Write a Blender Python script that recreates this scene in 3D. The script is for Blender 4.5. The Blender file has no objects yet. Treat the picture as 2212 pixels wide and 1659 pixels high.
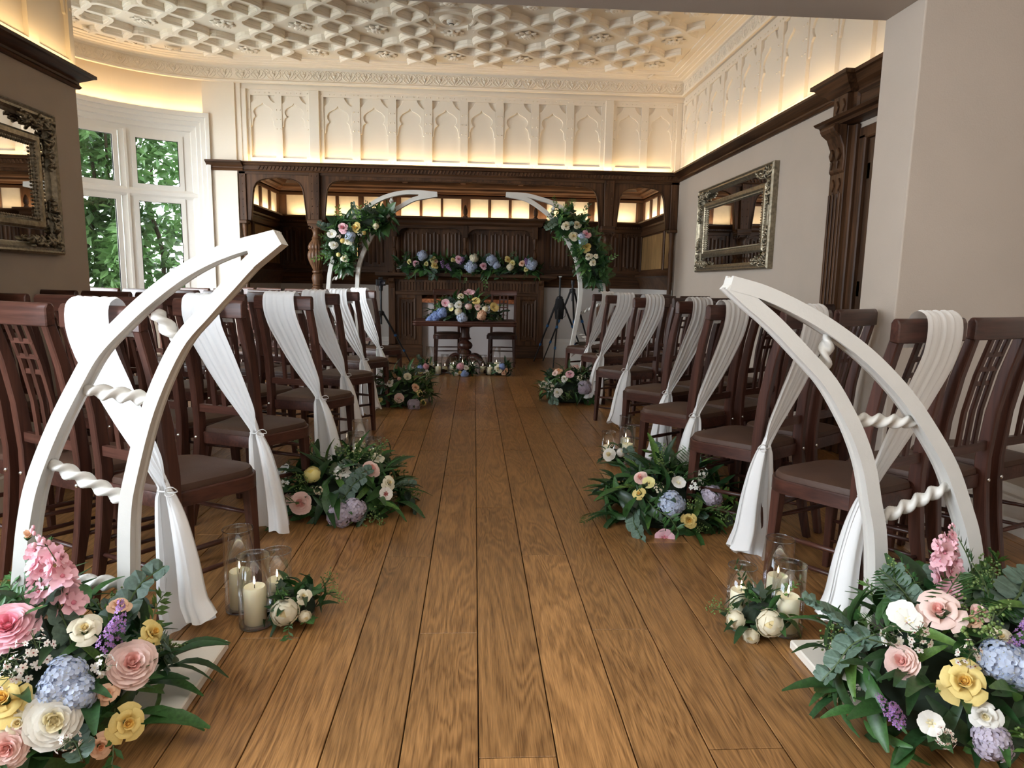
import bpy, bmesh, math, random
from math import sin, cos, pi, radians, sqrt, atan2
from mathutils import Vector, Matrix, Quaternion

random.seed(7)
SC = bpy.context.scene
COL = SC.collection
V = Vector

# ------------------------------------------------------------ camera
HC = 1.14
FPX = 1454.8
PITCH, YAW, ROLL = radians(8.419), radians(3.313), radians(1.0053)
CF = V((sin(YAW) * cos(PITCH), cos(YAW) * cos(PITCH), -sin(PITCH)))
CR = V((cos(YAW), -sin(YAW), 0))
CU = CR.cross(CF)
CR, CU = cos(ROLL) * CR + sin(ROLL) * CU, -sin(ROLL) * CR + cos(ROLL) * CU
cam = bpy.data.objects.new('camera', bpy.data.cameras.new('camera'))
COL.objects.link(cam)
cm = Matrix((CR, CU, -CF)).transposed().to_4x4()
cm.translation = (0, 0, HC)
cam.matrix_world = cm
cam.data.sensor_fit = 'HORIZONTAL'
cam.data.sensor_width = 36.0
cam.data.lens = 36.0 * FPX / 2212
cam.data.clip_start = 0.02
SC.camera = cam


def ray(x, y):
    return CF + CR * (x - 1106) / FPX - CU * (y - 829.5) / FPX


def fl(x, y, z=0.0):
    d = ray(x, y); t = (z - HC) / d.z
    return V((d.x * t, d.y * t, z))


def atY(x, y, Y):
    d = ray(x, y); t = Y / d.y
    return V((d.x * t, Y, d.z * t + HC))


# ------------------------------------------------------------ world, light, exposure
W = bpy.data.worlds.new('overcast_sky'); SC.world = W; W.use_nodes = True
wn = W.node_tree.nodes; wl = W.node_tree.links
bg = wn['Background']
tc = wn.new('ShaderNodeTexCoord'); sp = wn.new('ShaderNodeSeparateXYZ'); rp = wn.new('ShaderNodeValToRGB')
wl.new(tc.outputs['Generated'], sp.inputs[0]); wl.new(sp.outputs['Z'], rp.inputs[0]); wl.new(rp.outputs[0], bg.inputs['Color'])
rp.color_ramp.elements[0].position = 0.0; rp.color_ramp.elements[0].color = (0.90, 0.95, 1.0, 1)
rp.color_ramp.elements[1].position = 0.9; rp.color_ramp.elements[1].color = (0.72, 0.85, 1.0, 1)
bg.inputs['Strength'].default_value = 9.0
SC.view_settings.view_transform = 'Standard'
SC.view_settings.look = 'None'
SC.view_settings.gamma = 1.0
SC.view_settings.use_curve_mapping = False
SC.view_settings.exposure = 0.32
SC.cycles.max_bounces = 10
SC.cycles.diffuse_bounces = 5
SC.cycles.glossy_bounces = 4
SC.cycles.transparent_max_bounces = 24
SC.cycles.transmission_bounces = 6
SC.cycles.caustics_reflective = False
SC.cycles.caustics_refractive = False
SC.cycles.sample_clamp_indirect = 6.0


def area(name, loc, direction, sx, sy, power, col=(1, 1, 1), up=(0, 0, 1), portal=False, spread=pi):
    L = bpy.data.lights.new(name, 'AREA')
    L.shape = 'RECTANGLE'; L.size = sx; L.size_y = sy; L.energy = power; L.color = col; L.spread = spread
    o = bpy.data.objects.new(name, L); COL.objects.link(o)
    z = -V(direction).normalized(); x = V(up).cross(z)
    if x.length < 1e-4:
        x = V((1, 0, 0))
    x.normalize(); y = z.cross(x)
    m = Matrix((x, y, z)).transposed().to_4x4(); m.translation = loc
    o.matrix_world = m
    if portal:
        L.cycles.is_portal = True
    return o


WARM = (1.0, 0.66, 0.30)
WARM2 = (1.0, 0.74, 0.44)
FILL = (1.0, 0.965, 0.91)
SKYC = (0.90, 0.95, 1.0)
BLUE = (0.76, 0.88, 1.0)
# daylight: side window of the anteroom, the bow window on the far side; plus added fill
area('fill_anteroom_rear', (-0.2, -2.5, 1.9), (0, 1, -0.1), 3.6, 0.5, 16, FILL)  # added fill light behind the camera, stands for no known fixture
area('daylight_side_window', (-2.84, 0.55, 1.40), (1, 0.30, -0.10), 2.1, 1.8, 105, BLUE)
area('fill_anteroom_overhead', (0.2, 0.9, 2.74), (0, 0.12, -1), 2.6, 2.2, 34, FILL, up=(0, 1, 0))  # added overhead fill to brighten the near floor, no such fixture known
area('daylight_bow_portal', (-4.45, 7.2, 1.8), (1, -0.2, 0), 2.6, 2.6, 1, portal=True)
area('daylight_bow', (-5.0, 6.75, 1.8), (1, 0, 0.02), 2.6, 2.2, 170, SKYC)
area('daylight_garden', (-8.2, 4.2, 2.9), (1, 0.42, -0.12), 5.0, 3.6, 1100, SKYC)
# warm light strips lying on the tops of the picture rail, the beam and the shelf
LEDP = 9.0
area('light_strip_rear', (-0.15, 8.605, 2.56), (0, 0.35, 1), 5.2, 0.03, LEDP * 1.0, WARM, up=(0, 1, 0))
area('light_strip_door_side', (2.485, 5.9, 2.56), (0.25, 0, 1), 5.0, 0.03, LEDP * 1.0, WARM, up=(1, 0, 0))
area('light_strip_mirror_side', (-2.725, 4.25, 2.56), (-0.25, 0, 1), 1.7, 0.03, LEDP * 0.35, WARM, up=(1, 0, 0))
area('light_strip_nook_rear', (-0.15, 10.50, 2.135), (0, 0.35, 1), 5.2, 0.02, 15, WARM2, up=(0, 1, 0))
area('light_strip_nook_side', (-2.88, 9.6, 2.135), (-0.35, 0, 1), 1.6, 0.02, 4.5, WARM2, up=(1, 0, 0))
area('light_strip_nook_side', (2.55, 9.6, 2.135), (0.35, 0, 1), 1.6, 0.02, 4.5, WARM2, up=(1, 0, 0))
for i in range(6):
    a = radians(108 + i * 13)
    area('light_strip_bow', (-2.85 + 1.80 * cos(a), 6.87 + 1.80 * sin(a), 3.10), (0, 0, 1), 0.38, 0.03, 0.9, WARM, up=(cos(a), sin(a), 0))


# ------------------------------------------------------------ mesh helpers
class MB:
    def __init__(s, T=None):
        s.v = []; s.f = []; s.m = []; s.T = T

    def add(s, vs, fs, mi=0, T=None):
        n = len(s.v)
        if T is not None:
            vs = [T @ V(p) for p in vs]
        if s.T is not None:
            vs = [s.T @ V(p) for p in vs]
        s.v += [tuple(p) for p in vs]
        s.f += [tuple(i + n for i in f) for f in fs]
        s.m += [mi] * len(fs)
        return s

    def box(s, x0, x1, y0, y1, z0, z1, mi=0, T=None):
        vs = [(x, y, z) for z in (z0, z1) for y in (y0, y1) for x in (x0, x1)]
        return s.add(vs, [(0, 2, 3, 1), (4, 5, 7, 6), (0, 1, 5, 4), (2, 6, 7, 3), (0, 4, 6, 2), (1, 3, 7, 5)], mi, T)

    def bar(s, a, b, w, d, up=(0, 0, 1), mi=0, w2=None, d2=None):
        a = V(a); b = V(b); t = (b - a).normalized(); x = t.cross(V(up))
        if x.length < 1e-5:
            x = t.cross(V((1, 0, 0)))
        x.normalize(); y = x.cross(t)
        w2 = w if w2 is None else w2; d2 = d if d2 is None else d2
        vs = []
        for p, ww, dd in ((a, w, d), (b, w2, d2)):
            for i, j in ((-1, -1), (1, -1), (1, 1), (-1, 1)):
                vs.append(p + x * ww / 2 * i + y * dd / 2 * j)
        return s.add(vs, [(3, 2, 1, 0), (4, 5, 6, 7), (0, 1, 5, 4), (1, 2, 6, 5), (2, 3, 7, 6), (3, 0, 4, 7)], mi)

    def sweep(s, path, sec, up=(0, 0, 1), closed=True, mi=0, scale=None, twist=None, caps=True, loop=False):
        """section points are (side, up); side = tangent x up, mitred at corners"""
        P = [V(p) for p in path]; n = len(P); k = len(sec); vs = []; upv = V(up)
        for i in range(n):
            if loop:
                t0 = P[i] - P[i - 1]; t1 = P[(i + 1) % n] - P[i]
            else:
                t0 = P[i] - P[max(i - 1, 0)]; t1 = P[min(i + 1, n - 1)] - P[i]
            if t0.length < 1e-9: t0 = t1
            if t1.length < 1e-9: t1 = t0
            t0.normalize(); t1.normalize(); t = (t0 + t1)
            t = t.normalized() if t.length > 1e-6 else t1
            x = t.cross(upv)
            if x.length < 1e-5:
                x = V((1, 0, 0))
            x.normalize(); y = x.cross(t)
            mit = 1.0 / max(0.45, t.dot(t1))
            sc = 1.0 if scale is None else scale[i]
            tw = 0.0 if twist is None else twist[i]
            for (a, b) in sec:
                a, b = a * cos(tw) - b * sin(tw), a * sin(tw) + b * cos(tw)
                vs.append(P[i] + x * a * sc * mit + y * b * sc)
        fs = []
        kk = k if closed else k - 1
        for i in range(n if loop else n - 1):
            for j in range(kk):
                i2 = (i + 1) % n
                fs.append((i * k + j, i * k + (j + 1) % k, i2 * k + (j + 1) % k, i2 * k + j))
        if closed and caps and not loop:
            fs.append(tuple(range(k - 1, -1, -1))); fs.append(tuple((n - 1) * k + j for j in range(k)))
        return s.add(vs, fs, mi)

    def tube(s, path, r, n=8, mi=0, up=(0, 0, 1), lobes=0, lob=0.0, turns=0.0):
        if not hasattr(r, '__len__'):
            r = [r] * len(path)
        sec = [((1 + lob * cos(lobes * 2 * pi * j / n)) * cos(2 * pi * j / n), (1 + lob * cos(lobes * 2 * pi * j / n)) * sin(2 * pi * j / n)) for j in range(n)]
        tw = [turns * 2 * pi * i / (len(path) - 1) for i in range(len(path))]
        return s.sweep(path, sec, up, scale=r, twist=tw, mi=mi)

    def lathe(s, prof, n=20, o=(0, 0, 0), mi=0, fl_=None, T=None):
        vs = []; k = len(prof)
        for r, z in prof:
            for j in range(n):
                a = 2 * pi * j / n
                rr = r * (1 + (fl_(z, a) if fl_ else 0))
                vs.append((o[0] + rr * cos(a), o[1] + rr * sin(a), o[2] + z))
        fs = [(i * n + j, i * n + (j + 1) % n, (i + 1) * n + (j + 1) % n, (i + 1) * n + j) for i in range(k - 1) for j in range(n)]
        if prof[0][0] > 1e-6: fs.append(tuple(range(n - 1, -1, -1)))
        if prof[-1][0] > 1e-6: fs.append(tuple((k - 1) * n + j for j in range(n)))
        return s.add(vs, fs, mi, T)

    def prism(s, poly, d0, d1, plane='xz', mi=0, T=None):
        n = len(poly); vs = []
        for d in (d0, d1):
            for a, b in poly:
                vs.append({'xz': (a, d, b), 'xy': (a, b, d), 'yz': (d, a, b)}[plane])
        fs = [tuple(range(n - 1, -1, -1)), tuple(range(n, 2 * n))] + [(i, (i + 1) % n, n + (i + 1) % n, n + i) for i in range(n)]
        return s.add(vs, fs, mi, T)

    def grid(s, fn, nu, nv, mi=0, closed_u=False, T=None):
        vs = [fn(i / (nu if closed_u else nu - 1), j / (nv - 1)) for j in range(nv) for i in range(nu)]
        fs = [(j * nu + i, j * nu + (i + 1) % nu, (j + 1) * nu + (i + 1) % nu, (j + 1) * nu + i) for j in range(nv - 1) for i in range(nu if closed_u else nu - 1)]
        return s.add(vs, fs, mi, T)

    def ball(s, c, r, n=8, m=6, mi=0, T=None):
        rx, ry, rz = (r, r, r) if not hasattr(r, '__len__') else r
        return s.grid(lambda u, v: (c[0] + rx * cos(2 * pi * u) * sin(pi * v), c[1] + ry * sin(2 * pi * u) * sin(pi * v), c[2] - rz * cos(pi * v)), n, m, mi, True, T)

    def mesh(s, name, mats, smooth=False, bevel=0, seg=1):
        me = bpy.data.meshes.new(name)
        me.from_pydata(s.v, [], s.f)
        mats = mats if isinstance(mats, (list, tuple)) else [mats]
        for m in mats:
            me.materials.append(m)
        me.polygons.foreach_set('material_index', s.m)
        b = bmesh.new(); b.from_mesh(me)
        bmesh.ops.remove_doubles(b, verts=b.verts, dist=1e-5)
        bmesh.ops.recalc_face_normals(b, faces=b.faces)
        if bevel:
            ed = [e for e in b.edges if len(e.link_faces) == 2 and e.calc_face_angle(0) > 0.6]
            bmesh.ops.bevel(b, geom=ed, offset=bevel, segments=seg, affect='EDGES', profile=0.5, clamp_overlap=True)
        b.to_mesh(me); b.free()
        if smooth:
            me.polygons.foreach_set('use_smooth', [True] * len(me.polygons))
            if smooth != 1:
                try:
                    me.set_sharp_from_angle(angle=smooth)
                except Exception:
                    pass
        me.update()
        return me

    def build(s, name, mats, parent=None, smooth=False, bevel=0, seg=1, **kw):
        return link(name, s.mesh(name, mats, smooth, bevel, seg), parent, **kw)


def link(name, me, parent=None, loc=None, M=None, **props):
    o = bpy.data.objects.new(name, me); COL.objects.link(o)
    if parent is not None:
        o.parent = parent
    if M is not None:
        o.matrix_local = M
    elif loc is not None:
        o.location = loc
    for k, v in props.items():
        o[k] = v
    return o


def thing(name, label, cat, loc=(0, 0, 0), rz=0.0, group=None):
    o = bpy.data.objects.new(name, None); COL.objects.link(o)
    o.empty_display_size = 0.1
    o.location = loc; o.rotation_euler = (0, 0, rz)
    tag(o, label, cat, group)
    return o


def tag(o, label, cat, group=None):
    o['label'] = label; o['category'] = cat
    if group: o['group'] = group
    return o


def struct(name, loc=(0, 0, 0)):
    o = bpy.data.objects.new(name, None); COL.objects.link(o); o.location = loc
    o['kind'] = 'structure'
    return o


def S(o):
    o['kind'] = 'structure'; return o


def wall_T(ox, oy, ux, uy, nx, ny):
    """local x along the wall, local y out of the wall into the room"""
    return Matrix(((ux, nx, 0, ox), (uy, ny, 0, oy), (0, 0, 1, 0), (0, 0, 0, 1)))


def bez(p, n):
    """Catmull-Rom through points"""
    p = [V(q) for q in p]; out = []
    q = [p[0] * 2 - p[1]] + p + [p[-1] * 2 - p[-2]]
    for i in range(1, len(q) - 2):
        for k in range(n):
            t = k / n
            a, b, c, d = q[i - 1], q[i], q[i + 1], q[i + 2]
            out.append(0.5 * ((2 * b) + (c - a) * t + (2 * a - 5 * b + 4 * c - d) * t * t + (3 * b - 3 * c + d - a) * t * t * t))
    out.append(p[-1])
    return out


# ------------------------------------------------------------ materials
def lin(c):
    return tuple((x / 12.92 if x <= 0.04045 else ((x + 0.055) / 1.055) ** 2.4) for x in c)


def rgb(r, g, b):
    return lin((r / 255, g / 255, b / 255))


def nt(name):
    m = bpy.data.materials.new(name); m.use_nodes = True
    return m, m.node_tree.nodes, m.node_tree.links, m.node_tree.nodes['Principled BSDF']


def mat(name, col, rough=0.5, metal=0.0, spec=0.5, var=0.0, vscale=8.0, bump=0.0, bscale=60.0, coat=0.0, sub=0.0, sheen=0.0, trans=0.0, rnd=0.0, stretch=None):
    m, n, l, p = nt(name)
    p.inputs['Base Color'].default_value = (*col, 1)
    p.inputs['Roughness'].default_value = rough
    p.inputs['Metallic'].default_value = metal
    p.inputs['Specular IOR Level'].default_value = spec
    if coat: p.inputs['Coat Weight'].default_value = coat; p.inputs['Coat Roughness'].default_value = 0.25
    if sub:
        p.inputs['Subsurface Weight'].default_value = sub; p.inputs['Subsurface Radius'].default_value = (0.02, 0.015, 0.008)
        p.inputs['Subsurface Scale'].default_value = 0.5
    if sheen: p.inputs['Sheen Weight'].default_value = sheen
    t = n.new('ShaderNodeTexCoord')
    src = t.outputs['Object']
    if stretch:
        mp = n.new('ShaderNodeMapping'); mp.inputs['Scale'].default_value = stretch; l.new(src, mp.inputs[0]); src = mp.outputs[0]
    last = None
    if var:
        no = n.new('ShaderNodeTexNoise'); no.inputs['Scale'].default_value = vscale; no.inputs['Detail'].default_value = 4
        l.new(src, no.inputs['Vector'])
        r = n.new('ShaderNodeValToRGB')
        r.color_ramp.elements[0].position = 0.3; r.color_ramp.elements[1].position = 0.7
        r.color_ramp.elements[0].color = (*[c * (1 - var) for c in col], 1)
        r.color_ramp.elements[1].color = (*[min(1, c * (1 + var)) for c in col], 1)
        l.new(no.outputs['Fac'], r.inputs[0]); last = r.outputs[0]
    if rnd:
        oi = n.new('ShaderNodeObjectInfo'); hs = n.new('ShaderNodeHueSaturation')
        mr = n.new('ShaderNodeMapRange'); mr.inputs['To Min'].default_value = 1 - rnd; mr.inputs['To Max'].default_value = 1 + rnd
        l.new(oi.outputs['Random'], mr.inputs[0]); l.new(mr.outputs[0], hs.inputs['Value'])
        if last is not None: l.new(last, hs.inputs['Color'])
        else: hs.inputs['Color'].default_value = (*col, 1)
        last = hs.outputs[0]
    if last is not None:
        l.new(last, p.inputs['Base Color'])
    if bump:
        nb = n.new('ShaderNodeTexNoise'); nb.inputs['Scale'].default_value = bscale; nb.inputs['Detail'].default_value = 5
        l.new(src, nb.inputs['Vector'])
        b = n.new('ShaderNodeBump'); b.inputs['Strength'].default_value = bump; b.inputs['Distance'].default_value = 0.01
        l.new(nb.outputs['Fac'], b.inputs['Height']); l.new(b.outputs[0], p.inputs['Normal'])
    if trans:
        tr = n.new('ShaderNodeBsdfTranslucent'); mx = n.new('ShaderNodeMixShader'); mx.inputs[0].default_value = trans
        tr.inputs['Color'].default_value = (*col, 1)
        if last is not None: l.new(last, tr.inputs['Color'])
        o = n['Material Output']
        l.new(p.outputs[0], mx.inputs[1]); l.new(tr.outputs[0], mx.inputs[2]); l.new(mx.outputs[0], o.inputs['Surface'])
    return m


def wood(name, c0, c1, rough=0.4, scale=3.0, axis=1, rnd=0.1, coat=0.0, bump=0.15, dist=6.0, fine=1.0, spec=0.5, st=0.08, amp=0.17, fs=(22, 0.9)):
    """grain runs along the given axis of the object"""
    m, n, l, p = nt(name)
    t = n.new('ShaderNodeTexCoord'); oi = n.new('ShaderNodeObjectInfo')
    mp = n.new('ShaderNodeMapping')
    sc = [scale, scale, scale]; sc[axis] = scale * st
    mp.inputs['Scale'].default_value = sc
    cmb = n.new('ShaderNodeCombineXYZ')
    for i in range(3):
        mm = n.new('ShaderNodeMath'); mm.operation = 'MULTIPLY'; mm.inputs[1].default_value = (37.0, 53.0, 71.0)[i]
        l.new(oi.outputs['Random'], mm.inputs[0]); l.new(mm.outputs[0], cmb.inputs[i])
    l.new(t.outputs['Object'], mp.inputs['Vector']); l.new(cmb.outputs[0], mp.inputs['Location'])
    n1 = n.new('ShaderNodeTexNoise'); n1.inputs['Scale'].default_value = 1.0; n1.inputs['Detail'].default_value = 3; n1.inputs['Distortion'].default_value = 0.6
    l.new(mp.outputs[0], n1.inputs['Vector'])
    ms = n.new('ShaderNodeMath'); ms.operation = 'MULTIPLY'; ms.inputs[1].default_value = dist
    l.new(n1.outputs['Fac'], ms.inputs[0])
    sn = n.new('ShaderNodeMath'); sn.operation = 'SINE'
    m2 = n.new('ShaderNodeMath'); m2.operation = 'MULTIPLY'; m2.inputs[1].default_value = 6.28
    l.new(ms.outputs[0], m2.inputs[0]); l.new(m2.outputs[0], sn.inputs[0])
    mp2 = n.new('ShaderNodeMapping'); s2 = [scale * fs[0]] * 3; s2[axis] = scale * fs[1]
    mp2.inputs['Scale'].default_value = s2; l.new(t.outputs['Object'], mp2.inputs['Vector']); l.new(cmb.outputs[0], mp2.inputs['Location'])
    n2 = n.new('ShaderNodeTexNoise'); n2.inputs['Scale'].default_value = 1.0; n2.inputs['Detail'].default_value = 3
    l.new(mp2.outputs[0], n2.inputs['Vector'])
    ad = n.new('ShaderNodeMath'); ad.operation = 'MULTIPLY_ADD'; ad.inputs[1].default_value = amp
    l.new(sn.outputs[0], ad.inputs[0])
    mf = n.new('ShaderNodeMath'); mf.operation = 'MULTIPLY_ADD'; mf.inputs[1].default_value = 1.3 * fine; mf.inputs[2].default_value = 0.5 - 0.65 * fine
    l.new(n2.outputs['Fac'], mf.inputs[0]); l.new(mf.outputs[0], ad.inputs[2])
    n3 = n.new('ShaderNodeTexNoise'); n3.inputs['Scale'].default_value = 3.0; n3.inputs['Detail'].default_value = 2
    l.new(t.outputs['Object'], n3.inputs['Vector'])
    a3 = n.new('ShaderNodeMath'); a3.operation = 'MULTIPLY_ADD'; a3.inputs[1].default_value = 0.5
    l.new(n3.outputs['Fac'], a3.inputs[0])
    sb = n.new('ShaderNodeMath'); sb.operation = 'SUBTRACT'; sb.inputs[1].default_value = 0.25; l.new(ad.outputs[0], sb.inputs[0]); l.new(sb.outputs[0], a3.inputs[2])
    r = n.new('ShaderNodeValToRGB')
    r.color_ramp.elements[0].position = 0.15; r.color_ramp.elements[1].position = 0.85
    r.color_ramp.elements[0].color = (*c0, 1); r.color_ramp.elements[1].color = (*c1, 1)
    l.new(a3.outputs[0], r.inputs[0])
    hs = n.new('ShaderNodeHueSaturation'); mr = n.new('ShaderNodeMapRange')
    mr.inputs['To Min'].default_value = 1 - rnd; mr.inputs['To Max'].default_value = 1 + rnd
    l.new(oi.outputs['Random'], mr.inputs[0]); l.new(mr.outputs[0], hs.inputs['Value']); l.new(r.outputs[0], hs.inputs['Color'])
    l.new(hs.outputs[0], p.inputs['Base Color'])
    p.inputs['Roughness'].default_value = rough
    p.inputs['Specular IOR Level'].default_value = spec
    if coat: p.inputs['Coat Weight'].default_value = coat; p.inputs['Coat Roughness'].default_value = 0.2
    if bump:
        b = n.new('ShaderNodeBump'); b.inputs['Strength'].default_value = bump; b.inputs['Distance'].default_value = 0.002
        l.new(a3.outputs[0], b.inputs['Height']); l.new(b.outputs[0], p.inputs['Normal'])
    return m


M = {}
M['plaster'] = mat('plaster', (0.80, 0.72, 0.61), 0.75, bump=0.06, bscale=90)
M['ceiling'] = mat('ceiling_plaster', (0.83, 0.76, 0.66), 0.8, bump=0.06, bscale=70)
M['white_paint'] = mat('white_paint', (0.78, 0.72, 0.63), 0.42, bump=0.04, bscale=120)
M['trim_white'] = mat('trim_white', (0.80, 0.77, 0.72), 0.35)
M['greige'] = mat('greige_paint', (0.47, 0.395, 0.325), 0.8, bump=0.10, bscale=160, var=0.03, vscale=3)
M['dado'] = mat('dado_paint', (0.60, 0.56, 0.52), 0.7)
M['oak_x'] = wood('dark_oak_x', (0.030, 0.0125, 0.0055), (0.110, 0.050, 0.022), 0.45, 3, 0, 0.06, spec=0.25)
M['oak_y'] = wood('dark_oak_y', (0.030, 0.0125, 0.0055), (0.110, 0.050, 0.022), 0.45, 3, 1, 0.06, spec=0.25)
M['oak_z'] = wood('dark_oak_z', (0.032, 0.0135, 0.006), (0.115, 0.053, 0.024), 0.45, 3, 2, 0.08, spec=0.25)
M['door_oak'] = wood('door_oak', (0.030, 0.013, 0.006), (0.070, 0.034, 0.016), 0.38, 3, 2, 0.05)
M['burr'] = wood('burr_veneer', (0.16, 0.085, 0.03), (0.42, 0.25, 0.10), 0.45, 5, 2, 0.05, dist=9)
M['chair_z'] = wood('mahogany_z', (0.034, 0.0115, 0.0075), (0.088, 0.033, 0.022), 0.36, 4, 2, 0.15, dist=5, spec=0.4)
M['chair_x'] = wood('mahogany_x', (0.034, 0.0115, 0.0075), (0.090, 0.034, 0.023), 0.34, 4, 0, 0.15, dist=5, spec=0.4)
M['chair_y'] = wood('mahogany_y', (0.032, 0.0105, 0.007), (0.082, 0.030, 0.020), 0.36, 4, 1, 0.15, dist=5, spec=0.4)
M['leather'] = mat('brown_leather', (0.072, 0.036, 0.023), 0.5, spec=0.3, bump=0.12, bscale=260, var=0.12, vscale=10, rnd=0.1)
M['plank'] = wood('oak_plank', (0.125, 0.056, 0.018), (0.430, 0.218, 0.078), 0.30, 6.5, 1, 0.20, bump=0.15, dist=15, fine=0.8, spec=0.45, fs=(46, 1.8), st=0.13, amp=0.13)
M['joint'] = mat('plank_joint', (0.02, 0.010, 0.005), 0.8)
M['arch_white'] = mat('arch_white', (0.60, 0.58, 0.54), 0.45, bump=0.06, bscale=140, var=0.03, vscale=12)
M['silver'] = mat('antique_silver', (0.30, 0.26, 0.19), 0.38, 0.9, var=0.35, vscale=40, bump=0.25, bscale=120)
M['mirror'] = mat('mirror_glass', (0.90, 0.90, 0.88), 0.015, 1.0)
M['brass'] = mat('brass', (0.75, 0.52, 0.22), 0.3, 1.0)
M['steel'] = mat('steel_bolt', (0.75, 0.75, 0.73), 0.25, 1.0)
M['wax'] = mat('ivory_wax', (0.86, 0.80, 0.58), 0.5, sub=0.35)
M['wick'] = mat('wick', (0.03, 0.02, 0.015), 0.9)
M['black'] = mat('black_plastic', (0.012, 0.012, 0.014), 0.4)
M['black_cloth'] = mat('black_cloth', (0.010, 0.010, 0.012), 0.9)
M['blue_ring'] = mat('blue_anodised', (0.04, 0.16, 0.42), 0.3, 0.6)
M['lens'] = mat('lens_glass', (0.02, 0.02, 0.03), 0.08)
M['foam'] = mat('floral_foam', (0.012, 0.022, 0.010), 0.9)
M['paper'] = mat('cream_paper', (0.78, 0.68, 0.52), 0.7, var=0.04, vscale=14)
M['fireback'] = mat('fireboard', (0.62, 0.58, 0.58), 0.6)
M['copper'] = mat('copper_hood', (0.45, 0.17, 0.08), 0.3, 0.9, var=0.5, vscale=30, bump=0.5, bscale=40)
M['grass'] = mat('garden_soil', (0.05, 0.09, 0.03), 0.9, var=0.4, vscale=4)
M['bark'] = mat('bark', (0.10, 0.07, 0.045), 0.9, var=0.3, vscale=12)


def glass(name, tint, amt, rough=0.01, blend=0.12):
    m, n, l, p = nt(name)
    n.remove(p)
    t = n.new('ShaderNodeBsdfTransparent'); t.inputs[0].default_value = (*tint, 1)
    g = n.new('ShaderNodeBsdfGlossy'); g.inputs['Roughness'].default_value = rough; g.inputs['Color'].default_value = (0.95, 0.97, 1, 1)
    lw = n.new('ShaderNodeLayerWeight'); lw.inputs['Blend'].default_value = blend
    mm = n.new('ShaderNodeMath'); mm.operation = 'MULTIPLY_ADD'; mm.inputs[1].default_value = amt; mm.inputs[2].default_value = 0.02
    l.new(lw.outputs['Fresnel'], mm.inputs[0])
    mx = n.new('ShaderNodeMixShader'); l.new(mm.outputs[0], mx.inputs[0]); l.new(t.outputs[0], mx.inputs[1]); l.new(g.outputs[0], mx.inputs[2])
    l.new(mx.outputs[0], n['Material Output'].inputs['Surface'])
    return m


M['pane'] = glass('window_glass', (0.97, 0.985, 0.98), 0.7)
M['jar'] = glass('jar_glass', (0.985, 0.99, 0.99), 0.5, blend=0.25)
M['jar_thick'] = glass('jar_thick_glass', (0.90, 0.92, 0.93), 0.8, blend=0.4)


def sheer_mat():
    m, n, l, p = nt('sheer_voile')
    p.inputs['Base Color'].default_value = (0.93, 0.93, 0.925, 1); p.inputs['Roughness'].default_value = 0.8; p.inputs['Sheen Weight'].default_value = 0.2
    tr = n.new('ShaderNodeBsdfTranslucent'); tr.inputs[0].default_value = (0.94, 0.94, 0.94, 1)
    tp = n.new('ShaderNodeBsdfTransparent')
    a = n.new('ShaderNodeMixShader'); a.inputs[0].default_value = 0.16
    l.new(p.outputs[0], a.inputs[1]); l.new(tr.outputs[0], a.inputs[2])
    lw = n.new('ShaderNodeLayerWeight'); lw.inputs[0].default_value = 0.3
    mr = n.new('ShaderNodeMapRange'); mr.inputs['To Min'].default_value = 0.10; mr.inputs['To Max'].default_value = 0.01
    l.new(lw.outputs['Facing'], mr.inputs[0])
    b = n.new('ShaderNodeMixShader'); l.new(mr.outputs[0], b.inputs[0]); l.new(a.outputs[0], b.inputs[1]); l.new(tp.outputs[0], b.inputs[2])
    l.new(b.outputs[0], n['Material Output'].inputs['Surface'])
    return m


M['sheer'] = sheer_mat()


def emit(name, col, s):
    m, n, l, p = nt(name)
    p.inputs['Base Color'].default_value = (*col, 1); p.inputs['Emission Color'].default_value = (*col, 1); p.inputs['Emission Strength'].default_value = s
    return m


M['flame'] = emit('flame', (1.0, 0.82, 0.55), 6.0)


def leafmat(name, c, rough=0.42, var=0.25):
    return mat(name, c, rough, var=var, vscale=18, rnd=0.35, trans=0.22)


M['leaf_dark'] = leafmat('leaf_dark', (0.022, 0.062, 0.020), 0.38)
M['leaf_mid'] = leafmat('leaf_mid', (0.040, 0.110, 0.028), 0.40)
M['leaf_light'] = leafmat('leaf_light', (0.10, 0.20, 0.040), 0.45)
M['leaf_euca'] = leafmat('leaf_eucalyptus', (0.105, 0.165, 0.125), 0.55)
M['leaf_shrub'] = mat('shrub_leaf', (0.115, 0.215, 0.07), 0.35, var=0.6, vscale=2.2, trans=0.35)
M['stem'] = mat('stem_green', (0.06, 0.10, 0.03), 0.6)
M['berry'] = mat('berry_green', (0.13, 0.20, 0.05), 0.5, rnd=0.2)


def petal(name, c, trans=0.25):
    return mat(name, c, 0.6, var=0.03, vscale=14, trans=trans, rnd=0.05, sheen=0.1)


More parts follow.
